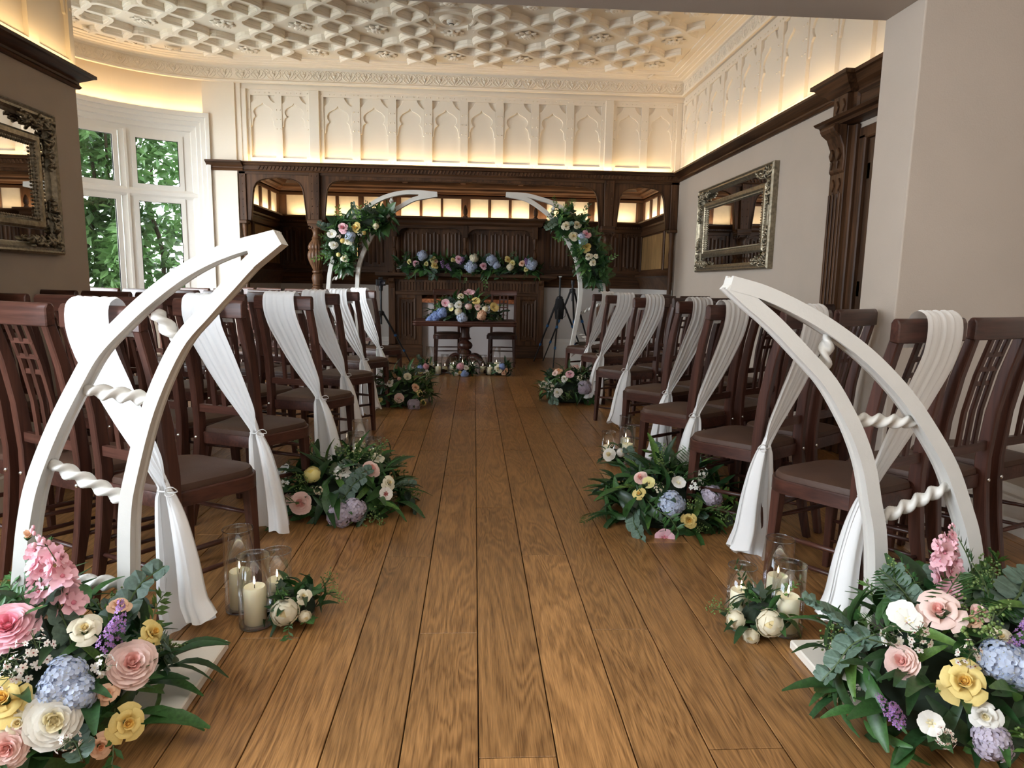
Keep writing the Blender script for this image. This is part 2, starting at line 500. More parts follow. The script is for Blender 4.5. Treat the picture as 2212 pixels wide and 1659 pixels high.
PET = {
    'ivory': (petal('petal_ivory', (0.86, 0.80, 0.62)), petal('petal_ivory_heart', (0.82, 0.68, 0.36))),
    'white': (petal('petal_white', (0.88, 0.86, 0.80)), petal('petal_white_heart', (0.84, 0.76, 0.50))),
    'yellow': (petal('petal_yellow', (0.86, 0.68, 0.25)), petal('petal_yellow_heart', (0.84, 0.55, 0.12))),
    'lemon': (petal('petal_lemon', (0.88, 0.80, 0.36)), petal('petal_lemon_heart', (0.86, 0.72, 0.2))),
    'blush': (petal('petal_blush', (0.86, 0.64, 0.58)), petal('petal_blush_heart', (0.82, 0.45, 0.40))),
    'pink': (petal('petal_pink', (0.86, 0.52, 0.58)), petal('petal_pink_heart', (0.80, 0.28, 0.36))),
    'peach': (petal('petal_peach', (0.86, 0.56, 0.38)), petal('petal_peach_heart', (0.80, 0.40, 0.2))),
    'blue': (petal('petal_blue', (0.36, 0.48, 0.80)), petal('petal_blue_heart', (0.55, 0.60, 0.55))),
    'paleblue': (petal('petal_paleblue', (0.58, 0.65, 0.80)), petal('petal_paleblue_heart', (0.7, 0.68, 0.5))),
    'mauve': (petal('petal_mauve', (0.56, 0.50, 0.60)), petal('petal_mauve_heart', (0.6, 0.55, 0.45))),
    'lilac': (petal('petal_lilac', (0.38, 0.20, 0.50)), petal('petal_lilac_heart', (0.70, 0.42, 0.2))),
    'wax': (petal('petal_wax', (0.84, 0.78, 0.70)), petal('petal_wax_heart', (0.35, 0.06, 0.05))),
    'dusk': (petal('petal_dusk', (0.60, 0.45, 0.44)), petal('petal_dusk_heart', (0.5, 0.33, 0.3))),
}


# ============================================================ STRUCTURE
XL, XR, YB, YR = -2.80, 2.56, 8.60, 10.60
YP0, YP1, XJ, XJL = 3.06, 3.36, 1.965, -2.28        # the wide opening the camera looks through
ZC = 3.68
BC = (-2.85, 6.87)                                   # centre of the bow


def bow(deg, R, z):
    a = radians(deg)
    return V((BC[0] + R * cos(a), BC[1] + R * sin(a), z))


# ---- floor: planks laid lengthwise
floor = MB().box(-5.0, 2.75, -2.6, 10.75, -0.08, -0.022).build('floor', M['joint'], kind='structure')
PWID, PX0 = 0.1913, 0.021
KNOWN = {-1: (1368, 1027.7), 0: (1638, 1096), 1: (1198.6, 972), 2: (1361, 880), 3: (1623, 915), -2: (1202.6, 972), -4: (1378, 960), -3: (1660, 930)}
rp_ = random.Random(3)
pm = MB().box(0, 1, 0, 1, 0, 0.02).mesh('plank', M['plank'])
for k in range(-25, 14):
    x0 = PX0 + k * PWID
    if k in KNOWN:
        ys = sorted(fl(1031 + k * 100, y).y for y in KNOWN[k])
        cuts = [ys[0] - 2.1, ys[0], ys[1]]
    else:
        cuts = [-2.6 - rp_.random() * 1.5]
    while cuts[0] > -2.5: cuts.insert(0, cuts[0] - rp_.uniform(1.8, 2.3))
    while cuts[-1] < 10.6: cuts.append(cuts[-1] + rp_.uniform(1.75, 2.3))
    for a, b in zip(cuts, cuts[1:]):
        a = max(a, -2.55); b = min(b, 10.65)
        if b - a < 0.05 or b < 0.9: continue
        if x0 < XL - 0.2 and (b < 4.6 or a > 9.0): continue
        w, L = PWID - 0.0034, b - a - 0.003
        me = MB().box(0, w, 0, L, -0.02, 0).mesh('plank', M['plank'], bevel=0.0012)
        link('plank', me, floor, loc=(x0 + 0.0017, a + 0.0015, rp_.uniform(-0.0004, 0.0)))

# ---- right wall with a doorway, frieze above the picture rail
DY0, DY1, DZ = 3.52, 4.52, 2.16
wr = MB()
wr.box(XR, XR + 0.2, DY1, YB + 0.1, 0, 2.55).box(XR, XR + 0.2, YP1, DY0, 0, 2.55).box(XR, XR + 0.2, DY0, DY1, DZ, 2.55)
wall_right = wr.build('wall_right', M['greige'], kind='structure')
MB().box(XR + 0.02, XR + 0.2, YP1 - 0.3, YB + 0.3, 2.55, 3.75).build('wall_right_upper', M['plaster'], wall_right)
wl_ = MB().box(XL - 0.25, XL, YP1, 5.13, 0, 2.55)
wall_left = wl_.build('wall_left', M['greige'], kind='structure')
MB().box(XL - 0.25, XL - 0.02, YP1 - 0.3, 5.13, 2.55, 3.75).build('wall_left_upper', M['plaster'], wall_left)

# ---- piers and beam of the wide opening, anteroom around the camera
pier = MB().box(XJ, 2.9, YP0, YP1, 0, 3.75).build('wall_pier_right', M['greige'], kind='structure', bevel=0.006, seg=2)
MB().box(-3.1, XJL, YP0, YP1, 0, 3.75).build('wall_pier_left', M['greige'], kind='structure', bevel=0.006, seg=2)
MB().box(XJL - 0.02, XJ + 0.02, YP0, YP1, 2.425, 3.75).build('trim_1', M['greige'], kind='structure', bevel=0.006, seg=2)
MB().box(2.60, 2.8, -2.6, YP0, 0, 2.8).build('wall_anteroom_right', M['greige'], kind='structure')
al = MB().box(-3.05, -2.85, -2.6, -0.75, 0, 2.8).box(-3.05, -2.85, 1.45, YP0, 0, 2.8).box(-3.05, -2.85, -0.75, 1.45, 0, 0.75).box(-3.05, -2.85, -0.75, 1.45, 2.55, 2.8)
al.build('wall_anteroom_left', M['greige'], kind='structure')
ab = MB().box(-3.05, 2.8, -2.75, -2.55, 0, 2.8)
ab.build('wall_anteroom_rear', M['greige'], kind='structure')
MB().box(-3.1, 2.85, -2.75, YP0, 2.78, 2.9).build('ceiling_anteroom', M['ceiling'], kind='structure')


def skirting(name, path, h=0.24):
    sec = [(0, 0), (0.022, 0), (0.022, h * 0.72), (0.016, h * 0.76), (0.02, h * 0.82), (0.010, h * 0.93), (0.008, h), (0, h)]
    return MB().sweep(path, [(-a, b) for a, b in sec]).build(name, M['trim_white'], kind='structure')


skirting('baseboard_right', [(XR, DY1 + 0.2, 0), (XR, YB, 0)])
skirting('baseboard_left', [(XL, 5.13, 0), (XL, YP1, 0), (XJL, YP1, 0), (XJL, YP0, 0), (-2.84, YP0, 0)])
skirting('baseboard_pier', [(2.6, -2.5, 0), (2.6, YP0, 0), (XJ, YP0, 0), (XJ, YP1, 0), (XR, YP1, 0), (XR, DY0 - 0.1, 0)], 0.23)

# ---- bow wall
bw = MB()
A0, A1 = 100.7, 259.3
arcs = [A0 + (A1 - A0) * i / 40 for i in range(41)]
bw.sweep([bow(a, 1.86, 0) for a in arcs], [(0, 3.08), (0, 3.75), (0.15, 3.75), (0.15, 3.08)])
bw.sweep([bow(a, 1.78, 0) for a in arcs], [(0, 0), (0, 0.78), (0.2, 0.78), (0.2, 0)])
bw.box(-3.25, -2.874, YB + 0.0, YB + 0.15, 0, 3.75)
bw.box(-2.90, -2.81, YB + 0.02, YB + 0.15, 2.552, 3.75)
bw.box(-3.25, XL - 0.25, 5.0, 5.13, 0, 3.75)
wall_bay = bw.build('wall_bow', M['plaster'], kind='structure')
skirting('baseboard_bow', [bow(a, 1.78, 0) for a in arcs])

# ---- bow window: sashes between mullions, deep moulded casing
win = struct('window_1')
jamb = [(100.7, 1.725), (102.0, 1.725), (102.3, 1.745), (103.9, 1.745), (104.2, 1.765), (105.6, 1.765), (105.9, 1.79), (107.6, 1.795), (107.9, 1.815), (111.2, 1.82), (111.2, 1.92), (100.7, 1.92)]
for mir in (False, True):
    MB().prism([tuple(bow(a if not mir else 360 - a, R, 0)[:2]) for a, R in jamb], 0.74, 3.085, 'xy').build('casing_jamb', M['trim_white'], win)
hd = [(1.725, 3.085), (1.725, 3.035), (1.745, 3.03), (1.745, 2.985), (1.765, 2.98), (1.765, 2.935), (1.79, 2.925), (1.795, 2.875), (1.815, 2.865), (1.82, 2.80), (1.92, 2.80), (1.92, 3.085)]
MB().sweep([bow(a, 1.725, 0) for a in arcs], [(R - 1.725, z) for R, z in hd]).build('casing_head', M['trim_white'], win, smooth=0.5)
MB().sweep([bow(a, 1.70, 0) for a in arcs], [(0, 0.74), (0, 0.78), (0.22, 0.78), (0.22, 0.74)]).build('window_sill', M['trim_white'], win)
RS = 1.82
lights = [(110.0 + 21.6 * i + 0.6, 110.0 + 21.6 * i + 17.9) for i in range(7)]
seg = lambda a, b, n=6: [a + (b - a) * i / n for i in range(n + 1)]
for i, (a, b) in enumerate(lights):
    if i < 6:
        c = b + 1.85
        MB().prism([tuple(bow(q, R, 0)[:2]) for q, R in ((c - 1.9, RS + 0.08), (c - 1.9, RS), (c - 0.45, RS - 0.01), (c - 0.4, RS - 0.03), (c + 0.4, RS - 0.03), (c + 0.45, RS - 0.01), (c + 1.9, RS), (c + 1.9, RS + 0.08))], 0.78, 2.82, 'xy').build('mullion', M['trim_white'], win)
    for z0, z1 in ((2.175, 2.80), (0.80, 2.085)):
        s = MB(); fw = 0.055
        rail = lambda z, zz: s.sweep([bow(q, RS, 0) for q in seg(a, b)], [(-0.015, z), (-0.015, zz), (0.04, zz), (0.04, z)])
        rail(z0, z0 + fw); rail(z1 - fw, z1)
        for q0, q1 in ((a, a + 1.6), (b - 1.6, b)):
            s.prism([tuple(bow(q, R, 0)[:2]) for q, R in ((q0, RS + 0.04), (q0, RS - 0.015), (q1, RS - 0.015), (q1, RS + 0.04))], z0, z1, 'xy')
        so = s.build('sash', M['trim_white'], win)
        g = MB().grid(lambda u, v: bow(a + 1.2 + (b - a - 2.4) * u, RS + 0.012, z0 + fw * 0.8 + (z1 - z0 - fw * 1.6) * v), 5, 2)
        g.build('pane', M['pane'], so)
        gs = MB()
        for zz in (z0 + fw - 0.004, z1 - fw - 0.004):
            gs.sweep([bow(q, RS + 0.004, 0) for q in seg(a + 1.6, b - 1.6)], [(0, zz), (0, zz + 0.008), (0.012, zz + 0.008), (0.012, zz)])
        for q in (a + 1.6, b - 1.85):
            gs.prism([tuple(bow(qq, R, 0)[:2]) for qq, R in ((q, RS), (q + 0.25, RS), (q + 0.25, RS + 0.012), (q, RS + 0.012))], z0 + fw, z1 - fw, 'xy')
        gs.build('glazing_gasket', M['black'], so)
MB().sweep([bow(a, RS, 0) for a in arcs], [(-0.01, 2.08), (-0.03, 2.11), (-0.03, 2.15), (-0.01, 2.18), (0.06, 2.18), (0.06, 2.08)]).build('transom', M['trim_white'], win)

# ---- picture rails (dark)
rail_sec = [(0, 2.44), (0.018, 2.44), (0.03, 2.455), (0.018, 2.47), (0.018, 2.485), (0.045, 2.50), (0.085, 2.525), (0.10, 2.53), (0.10, 2.55), (0, 2.55)]
neg = lambda s: [(-a, b) for a, b in s]
MB().sweep([(XR, YB + 0.03, 0), (XR, 4.82, 0)][::-1], neg(rail_sec)).build('trim_2', M['oak_y'], kind='structure')
MB().sweep([(XL - 0.30, 5.13, 0), (XL, 5.13, 0), (XL, YP1, 0)], neg(rail_sec)).build('trim_3', M['oak_y'], kind='structure')
MB().sweep([(-2.80, YB, 0), (-3.22, YB, 0)], neg(rail_sec)).build('trim_4', M['oak_x'], kind='structure')

# ---- frieze: stiles, rails and ogee fretwork panels
OG = [(0, -.29), (.03, -.335), (.08, -.385), (.17, -.43), (.27, -.485), (.35, -.56), (.385, -.64), (.375, -.73), (.33, -.80), (.30, -.845), (.345, -.875), (.395, -.93), (.425, -1.04), (.445, -1.22)]
OUT = [(.5, -1.25), (.5, -.30), (.43, -.265), (.34, -.19), (.27, -.09), (.235, 0)]


def frieze(name, T, spans, z0=2.555, z1=3.40, posts=(), mat_=None):
    """spans: (u0, u1, n panels) along the wall"""
    root = struct(name); mt = M['white_paint']
    bolts = MB(T)
    cache = {}
    for u0, u1, n in spans:
        p = (u1 - u0) / n; st = p * 0.225; d = 0.032
        MB(T).box(u0, u1, 0, d, 3.335, z1).build('rail', mt, root)
        MB(T).box(u0, u1, 0, d, z0, 2.612).build('rail', mt, root)
        w = p - st; h = 3.335 - 2.612
        for i in range(n + 1):
            a = u0 + i * p - st / 2; b = a + st
            a = max(a, u0); b = min(b, u1)
            MB(T).box(a, b, 0, d, 2.612, 3.335).build('stile', mt, root)
            xs = (u0 + i * p - st * 0.26, u0 + i * p + st * 0.26) if 0 < i < n else ((u0 + st * 0.26,) if i == 0 else (u1 - st * 0.26,))
            for x in xs:
                for z in (3.17, 3.06, 2.95, 3.366, 2.585):
                    bolts.lathe([(0.009, 0), (0.008, 0.005), (0.004, 0.008), (0, 0.009)], 6, T=Matrix.Translation((x, d, z)) @ Matrix.Rotation(-pi / 2, 4, 'X'))
        key = round(w, 3)
        if key not in cache:
            right = [(x * w, z * w) for x, z in OG] + [(x * w, z * w) for x, z in OUT]
            poly = right + [(-x, z) for x, z in right[::-1]][:-1]
            fm = MB().prism(poly, -0.002, 0.020, 'xz').mesh('fretwork', mt, bevel=0.003)
            cache[key] = (MB().box(-w / 2, w / 2, 0, 0.002, 2.612, 3.335).mesh('panel', mt), fm)
        for i in range(n):
            c = u0 + (i + 0.5) * p
            po = link('panel', cache[key][0], root, M=T @ Matrix.Translation((c, 0, 0)))
            link('fretwork', cache[key][1], po, loc=(0, 0.002, 3.335))
            for x in (c - w * 0.28, c + w * 0.28, c - w * 0.12, c + w * 0.12)[:4]:
                bolts.lathe([(0.008, 0), (0.007, 0.005), (0, 0.008)], 6, T=Matrix.Translation((x, d, 3.366)) @ Matrix.Rotation(-pi / 2, 4, 'X'))
    for a, b, dd in posts:
        MB(T).box(a, b, 0, dd, z0, z1).build('post', mt, root, bevel=0.003)
    o = bolts.build('bolt_heads', mt, root, smooth=1); o['kind'] = 'stuff'
    return root


YF = 8.69
wall_back = MB().box(-2.82, XR + 0.1, YF, YF + 0.12, 2.56, 3.75).box(-2.82, XR + 0.1, YF - 0.05, YF, 3.40, 3.50).build('wall_back', M['plaster'], kind='structure')
f1 = frieze('wall_back_frieze', wall_T(0, YF, 1, 0, 0, -1), [(-2.75, -2.01, 2), (-1.89, 1.60, 8), (1.70, 2.50, 2)], posts=[(-2.01, -1.89, 0.06), (1.60, 1.70, 0.06), (-2.82, -2.75, 0.06), (2.50, 2.57, 0.04)])
f2 = frieze('wall_right_frieze', wall_T(XR + 0.02, YB, 0, -1, -1, 0), [(0.03, 4.95, 11)])
f3 = frieze('wall_left_frieze', wall_T(XL - 0.02, 5.13, 0, -1, 1, 0), [(0.0, 1.77, 4)])
for f, w in ((f1, wall_back), (f2, wall_right), (f3, wall_left)):
    f.parent = w
    # pieces of the frieze belong to the wall they are fixed to
    for c in list(f.children):
        c.parent = w
    bpy.data.objects.remove(f)

# ---- ceiling with interlaced plaster ribs
ceil = MB().box(-4.95, XR + 0.1, YP1 - 0.2, YB + 0.2, ZC, ZC + 0.1).build('ceiling', M['ceiling'], kind='structure')
cor_sec = [(0, 3.455), (0.05, 3.455), (0.055, 3.475), (0.04, 3.485), (0.03, 3.49), (0.03, 3.615), (0.045, 3.62), (0.06, 3.632), (0.075, 3.634), (0.10, 3.638), (0.105, 3.646), (0.15, 3.650), (0.155, 3.658), (0.20, 3.660), (0.205, 3.668), (0.27, 3.668), (0.275, 3.69), (0, 3.69)]
RC_ = 1.70
cpath = [(XR + 0.02, YP1 - 0.1, 0), (XR + 0.02, YB - 0.02 + 0.04, 0), (BC[0], YB - 0.02 + 0.04, 0)] + [bow(a, RC_ + 0.05, 0) for a in range(93, 268, 4)] + [(BC[0], BC[1] - RC_ - 0.05, 0), (XL - 0.02, 5.12, 0), (XL - 0.02, YP1 - 0.1, 0)]
cornice = MB().sweep(cpath, neg(cor_sec)).build('trim_5', M['ceiling'], kind='structure', smooth=0.4)


def inside(x, y, m=0.0):
    if x > 2.28 - m or y > 8.34 - m: return False
    if x < BC[0]:
        return (x - BC[0]) ** 2 + (y - BC[1]) ** 2 < (1.45 - m) ** 2
    return y > 4.6


PR, RX0, RY0 = 0.765, 0.138, 6.970
rsec = [(-0.033, 0.068), (-0.031, 0.030), (-0.025, 0.027), (-0.022, 0.006), (-0.018, 0.002), (0.018, 0.002), (0.022, 0.006), (0.025, 0.027), (0.031, 0.030), (0.033, 0.068)]


def rib(axis, k, sgn):
    amp = 0.15 * sgn; run = []; runs = []
    n = 360
    for i in range(n + 1):
        t = -4.6 + 14.0 * i / n
        if axis == 'y':
            x = RX0 + k * PR + amp * sin(2 * pi * (t - RY0) / PR); y = t
        else:
            x = t; y = RY0 + k * PR + amp * sin(2 * pi * (t - RX0) / PR)
        ok = inside(x, y, 0.06) and y > 5.2 and (x - BOSS[0]) ** 2 + (y - BOSS[1]) ** 2 > 0.2 ** 2
        if ok: run.append(V((x, y, ZC - 0.068 + (0.0016 if axis == 'x' else 0) + (0.0008 if sgn > 0 else 0))))
        elif run:
            runs.append(run); run = []
    if run: runs.append(run)
    for r in runs:
        if len(r) > 6:
            MB().sweep(r, rsec).build('rib', M['ceiling'], ceil)


BOSS = (-0.245, 6.97)
for k in range(-6, 4):
    for s_ in (1, -1): rib('y', k, s_)
for k in range(-3, 3):
    for s_ in (1, -1): rib('x', k, s_)
ro = random.Random(5)
rm = MB()
for ring, (n_, r0, r1, h) in enumerate(((8, 0.045, 0.125, 0.012), (6, 0.0, 0.07, 0.022))):
    for i in range(n_):
        a = 2 * pi * i / n_ + ring * 0.3
        def lf(u, v, a=a, r0=r0, r1=r1, h=h):
            r = r0 + (r1 - r0) * v; w = 0.034 * sin(pi * min(1, v * 0.85 + 0.15)) * (1 + 0.25 * sin(v * 14))
            return (r * cos(a) - (u - 0.5) * 2 * w * sin(a), r * sin(a) + (u - 0.5) * 2 * w * cos(a), -h * sin(pi * v * 0.9 + 0.2) - 0.012 * (1 - (2 * u - 1) ** 2) - ring * 0.006)
        rm.grid(lf, 5, 7)
rm.ball((0, 0, -0.02), 0.022, 8, 5)
ros = rm.mesh('rosette', M['ceiling'], 1)
pmh = MB()
for a in (-1.0, -0.5, 0, 0.5, 1.0):
    def lf(u, v, a=a):
        r = 0.02 + 0.11 * v * (1 - 0.25 * abs(a)); w = 0.022 * sin(pi * (v * 0.8 + 0.2))
        return (r * sin(a) + (u - 0.5) * 2 * w * cos(a), r * cos(a) - (u - 0.5) * 2 * w * sin(a), -0.03 + 0.02 * v - 0.012 * (1 - (2 * u - 1) ** 2) + 0.03 * (v > 0.95))
    pmh.grid(lf, 5, 6)
pend = pmh.mesh('leaf_pendant', M['ceiling'], 1)
for i in range(-6, 4):
    for j in range(-2, 3):
        x, y = RX0 + (i + 0.5) * PR, RY0 + (j + 0.5) * PR
        if inside(x, y, 0.13) and y > 5.2:
            link('rosette', ros, ceil, M=Matrix.Translation((x, y, ZC)) @ Matrix.Rotation(ro.random() * 6, 4, 'Z'))
for i in range(-4, 4):
    x = RX0 + i * PR
    if inside(x, 8.16): link('leaf_pendant', pend, ceil, M=Matrix.Translation((x, 8.13, ZC - 0.01)))
    elif x < BC[0]:
        pass
for j in range(-2, 3):
    y = RY0 + j * PR
    link('leaf_pendant', pend, ceil, M=Matrix.Translation((2.07, y, ZC - 0.01)) @ Matrix.Rotation(-pi / 2, 4, 'Z'))
for a in (112, 128, 146, 164):
    link('leaf_pendant', pend, ceil, M=Matrix.Translation(bow(a, 1.30, ZC - 0.01)) @ Matrix.Rotation(radians(a - 90), 4, 'Z'))
MB().lathe([(0.25, 0), (0.25, -0.02), (0.235, -0.035), (0.215, -0.035), (0.20, -0.02), (0.12, -0.018), (0.105, -0.045), (0.085, -0.05), (0.07, -0.03), (0, -0.03)], 32, (BOSS[0], BOSS[1], ZC)).build('ceiling_boss', M['ceiling'], ceil, smooth=0.6)
det = thing('smoke_detector', 'small white smoke detector on the round plaster ceiling boss', 'detector', (BOSS[0], BOSS[1], ZC - 0.031))
MB().lathe([(0.045, 0), (0.045, -0.02), (0.04, -0.028), (0.025, -0.030), (0.024, -0.045), (0.020, -0.05), (0, -0.05)], 20).build('body', M['trim_white'], det, smooth=0.6)
MB().lathe([(0.0255, -0.033), (0.0255, -0.042)], 16).build('sensor_grille', M['black'], det)

# scroll relief on the cornice band: hearts between volutes
sm = MB()
for sx in (-1, 1):
    heart = [(0.004, -0.048), (0.03, -0.02), (0.052, 0.012), (0.05, 0.038), (0.03, 0.048), (0.013, 0.036), (0.012, 0.02), (0.022, 0.016)]
    vol = [(0.004, -0.048), (0.035, -0.05), (0.068, -0.03), (0.082, -0.008), (0.078, 0.012), (0.066, 0.012), (0.066, 0.0)]
    v2 = [(0.082, 0.05), (0.066, 0.046), (0.06, 0.03), (0.072, 0.022), (0.082, 0.03)]
    for c in (heart, vol, v2):
        pts = bez([(x * sx, 0, z) for x, z in c], 3)
        sm.tube(pts, [0.0065] * len(pts), 6, up=(0, 1, 0))
sm.prism([(0, -0.03), (0.02, 0), (0.012, 0.018), (0, 0.01), (-0.012, 0.018), (-0.02, 0)], -0.002, 0.007, 'xz')
scroll = sm.mesh('scroll', M['ceiling'], 1)
zb = 3.552
n_ = 30
for i in range(n_):
    link('scroll', scroll, cornice, M=wall_T(BC[0] + (XR - 0.04 - BC[0]) * (i + 0.5) / n_, YB + 0.02 - 0.031, 1, 0, 0, -1) @ Matrix.Translation((0, 0, zb)))
for i in range(24):
    link('scroll', scroll, cornice, M=wall_T(XR + 0.02 - 0.031, YB - 0.1 - 0.182 * i, 0, -1, -1, 0) @ Matrix.Translation((0, 0, zb)))
for i in range(20):
    a = 94 + i * 6.05
    p = bow(a, RC_ + 0.05 - 0.031, 0); ar = radians(a)
    link('scroll', scroll, cornice, M=wall_T(p.x, p.y, sin(ar), -cos(ar), -cos(ar), -sin(ar)) @ Matrix.Translation((0, 0, zb)))

# ---- inglenook shell
XN0, XN1 = -2.96, 2.62
nk = MB()
nk.box(XN0 - 0.2, XN1 + 0.2, YR, YR + 0.2, 0, 2.75).box(XN0 - 0.2, XN0, YF, YR, 0, 2.75).box(XN1, XN1 + 0.2, YF, YR, 0, 2.75)
wall_nook = nk.build('wall_inglenook', M['dado'], kind='structure')
cn = MB().box(XN0 - 0.1, XN1 + 0.1, YF, YR + 0.1, 2.66, 2.72).build('ceiling_inglenook', M['oak_x'], kind='structure')
for i in range(7):
    x = XN0 + 0.2 + i * 0.86
    MB().box(x - 0.04, x + 0.04, YF, YR, 2.60, 2.66).build('ceiling_joist', M['oak_y'], cn, bevel=0.008)
cov = [(0, 2.44), (0.02, 2.44), (0.03, 2.455), (0.03, 2.47), (0.06, 2.475), (0.07, 2.50), (0.11, 2.52), (0.115, 2.545), (0.16, 2.56), (0.19, 2.60), (0.20, 2.64), (0.28, 2.645), (0.28, 2.67), (0, 2.67)]
MB().sweep([(XN1, YF + 0.05, 0), (XN1, YR, 0), (XN0, YR, 0), (XN0, YF + 0.05, 0)], neg(cov)).build('coving', M['oak_x'], wall_nook, smooth=0.4)
ledge = [(0, 2.0), (0.02, 2.0), (0.035, 2.02), (0.035, 2.045), (0.06, 2.06), (0.10, 2.085), (0.11, 2.09), (0.11, 2.112), (0, 2.112)]
MB().sweep([(XN1, YF + 0.05, 0), (XN1, YR, 0), (XN0, YR, 0), (XN0, YF + 0.05, 0)], neg(ledge)).build('ledge', M['oak_x'], wall_nook, smooth=0.4)
dent = MB()
for i in range(150):
    x = XN0 + 0.05 + i * 0.037
    dent.box(x, x + 0.02, YR - 0.044, YR - 0.034, 2.022, 2.042)
o = dent.build('dentil_carving', M['oak_z'], wall_nook); o['kind'] = 'stuff'
REAR = wall_T(0, YR, 1, 0, 0, -1)
LSIDE = wall_T(XN0, YR, 0, -1, 1, 0)
RSIDE = wall_T(XN1, YR, 0, -1, -1, 0)
lit = [(-2.83, -2.50), (-2.44, -2.10), (-2.05, -1.76), (-1.68, -1.39), (-1.12, -0.84), (-0.80, -0.52), (-0.485, -0.21), (-0.07, 0.20), (0.245, 0.515), (0.56, 0.83), (1.10, 1.38), (1.45, 1.74), (1.84, 2.13), (2.20, 2.49)]


def lit_row(T, panels, u0, u1):
    MB(T).box(u0, u1, 0, 0.03, 2.412, 2.47).build('rail', M['oak_x'], wall_nook)
    e = [u0] + [q for p in panels for q in p] + [u1]
    for a, b in zip(e[0::2], e[1::2]):
        if b - a > 0.005:
            MB(T).box(a, b, 0, 0.03, 2.11, 2.412).build('stile', M['oak_z'], wall_nook, bevel=0.004)
    for a, b in panels:
        MB(T).box(a, b, 0, 0.006, 2.11, 2.414).build('plaster_panel', M['paper'], wall_nook)


lit_row(REAR, lit, XN0, XN1)
lit_row(LSIDE, [(0.10 + i * 0.42, 0.44 + i * 0.42) for i in range(4)], 0, 1.85)
lit_row(RSIDE, [(0.10 + i * 0.42, 0.44 + i * 0.42) for i in range(4)], 0, 1.85)


def linenfold(T, a, b, z0, z1, parent, name='linenfold_panel'):
    """folds of carved cloth with a scalloped head and foot, in a moulded frame"""
    s = MB(T); w = b - a; n = max(4, int(w / 0.055)); fw = w / n
    s.box(a, b, 0, 0.006, z0, z1)
    for i in range(n):
        c = a + (i + 0.5) * fw; h = 0.03 if i % 2 else 0.055
        s.sweep([(c, 0.004, z0 + h), (c, 0.004, z1 - h)], [(-fw * .42, 0), (-fw * .28, .010), (0, .016), (fw * .28, .010), (fw * .42, 0)], up=(0, 1, 0))
    if w > 0.2:
        for i in range(n // 2):
            c = a + (i * 2 + 1) * fw
            for z in (z1 - 0.03, z0 + 0.03):
                s.prism([(c - 0.03, z), (c, z + 0.024), (c + 0.03, z), (c, z - 0.024)], 0.006, 0.016, 'xz')
    return s.build(name, M['oak_z'], parent)


def panelled(T, u0, u1, z0, z1, edges, parent, fr=0.05):
    MB(T).box(u0, u1, 0, 0.004, z0, z1).build('backboard', M['oak_z'], parent)
    MB(T).box(u0, u1, 0, 0.025, z1 - fr, z1).build('rail', M['oak_x'], parent, bevel=0.004)
    MB(T).box(u0, u1, 0, 0.025, z0, z0 + fr).build('rail', M['oak_x'], parent, bevel=0.004)
    for a, b in zip(edges, edges[1:]):
        MB(T).box(a - 0.0, a + fr, 0, 0.025, z0 + fr, z1 - fr).build('stile', M['oak_z'], parent, bevel=0.004)
        linenfold(T, a + fr + 0.012, b - 0.012, z0 + fr + 0.012, z1 - fr - 0.012, parent)
    MB(T).box(u1 - fr, u1, 0, 0.025, z0 + fr, z1 - fr).build('stile', M['oak_z'], parent)


panelled(REAR, XN0, -1.32, 1.32, 2.0, [XN0 + 0.02, -2.55, -2.15, -1.75, -1.37], wall_nook)
panelled(REAR, 1.08, XN1, 1.32, 2.0, [1.10, 1.48, 1.86, 2.24, XN1 - 0.05], wall_nook)
MB().box(XN0, XN1, YR - 0.015, YR, 1.12, 1.34).build('wainscot', M['oak_x'], wall_nook)
for s_, T in ((0, LSIDE), (1, RSIDE)):
    MB(T).box(0, 1.88, 0, 0.02, 1.12, 2.0).build('wainscot', M['oak_y'], wall_nook)
    for z0, z1 in ((1.30, 1.37), (1.90, 1.97)):
        MB(T).box(0, 1.88, 0.02, 0.045, z0, z1).build('rail', M['oak_y'], wall_nook, bevel=0.006)
    for u in (0.0, 1.28, 1.80):
        MB(T).box(u, u + 0.08, 0.02, 0.045, 1.37, 1.90).build('stile', M['oak_z'], wall_nook, bevel=0.006)
    for u, u2 in ((0.10, 1.26), (1.38, 1.78)):
        MB(T).box(u, u2, 0.02, 0.03, 1.39, 1.88).build('veneer_panel', M['burr'], wall_nook)
shelf_sec = [(0, 1.10), (0.02, 1.10), (0.03, 1.13), (0.05, 1.20), (0.10, 1.27), (0.14, 1.285), (0.14, 1.31), (0, 1.31)]
MB().sweep([(XN1, YF + 0.05, 0), (XN1, YR, 0), (1.07, YR, 0)], neg(shelf_sec)).build('plate_shelf', M['oak_x'], wall_nook, smooth=0.4)
MB().sweep([(-1.31, YR, 0), (XN0, YR, 0), (XN0, YF + 0.05, 0)], neg(shelf_sec)).build('plate_shelf', M['oak_x'], wall_nook, smooth=0.4)
for i, (a, b) in enumerate(((XN0 + 0.02, -1.32), (1.09, XN1 - 0.02))):
    skirting('baseboard_inglenook', [(b, YR, 0), (a, YR, 0)], 0.297)
for a in (-2.18, -1.79, 1.89):
    MB(REAR).box(a, a + 0.012, 0.025, 0.03, 1.48, 1.78).build('hinge', M['brass'], wall_nook)

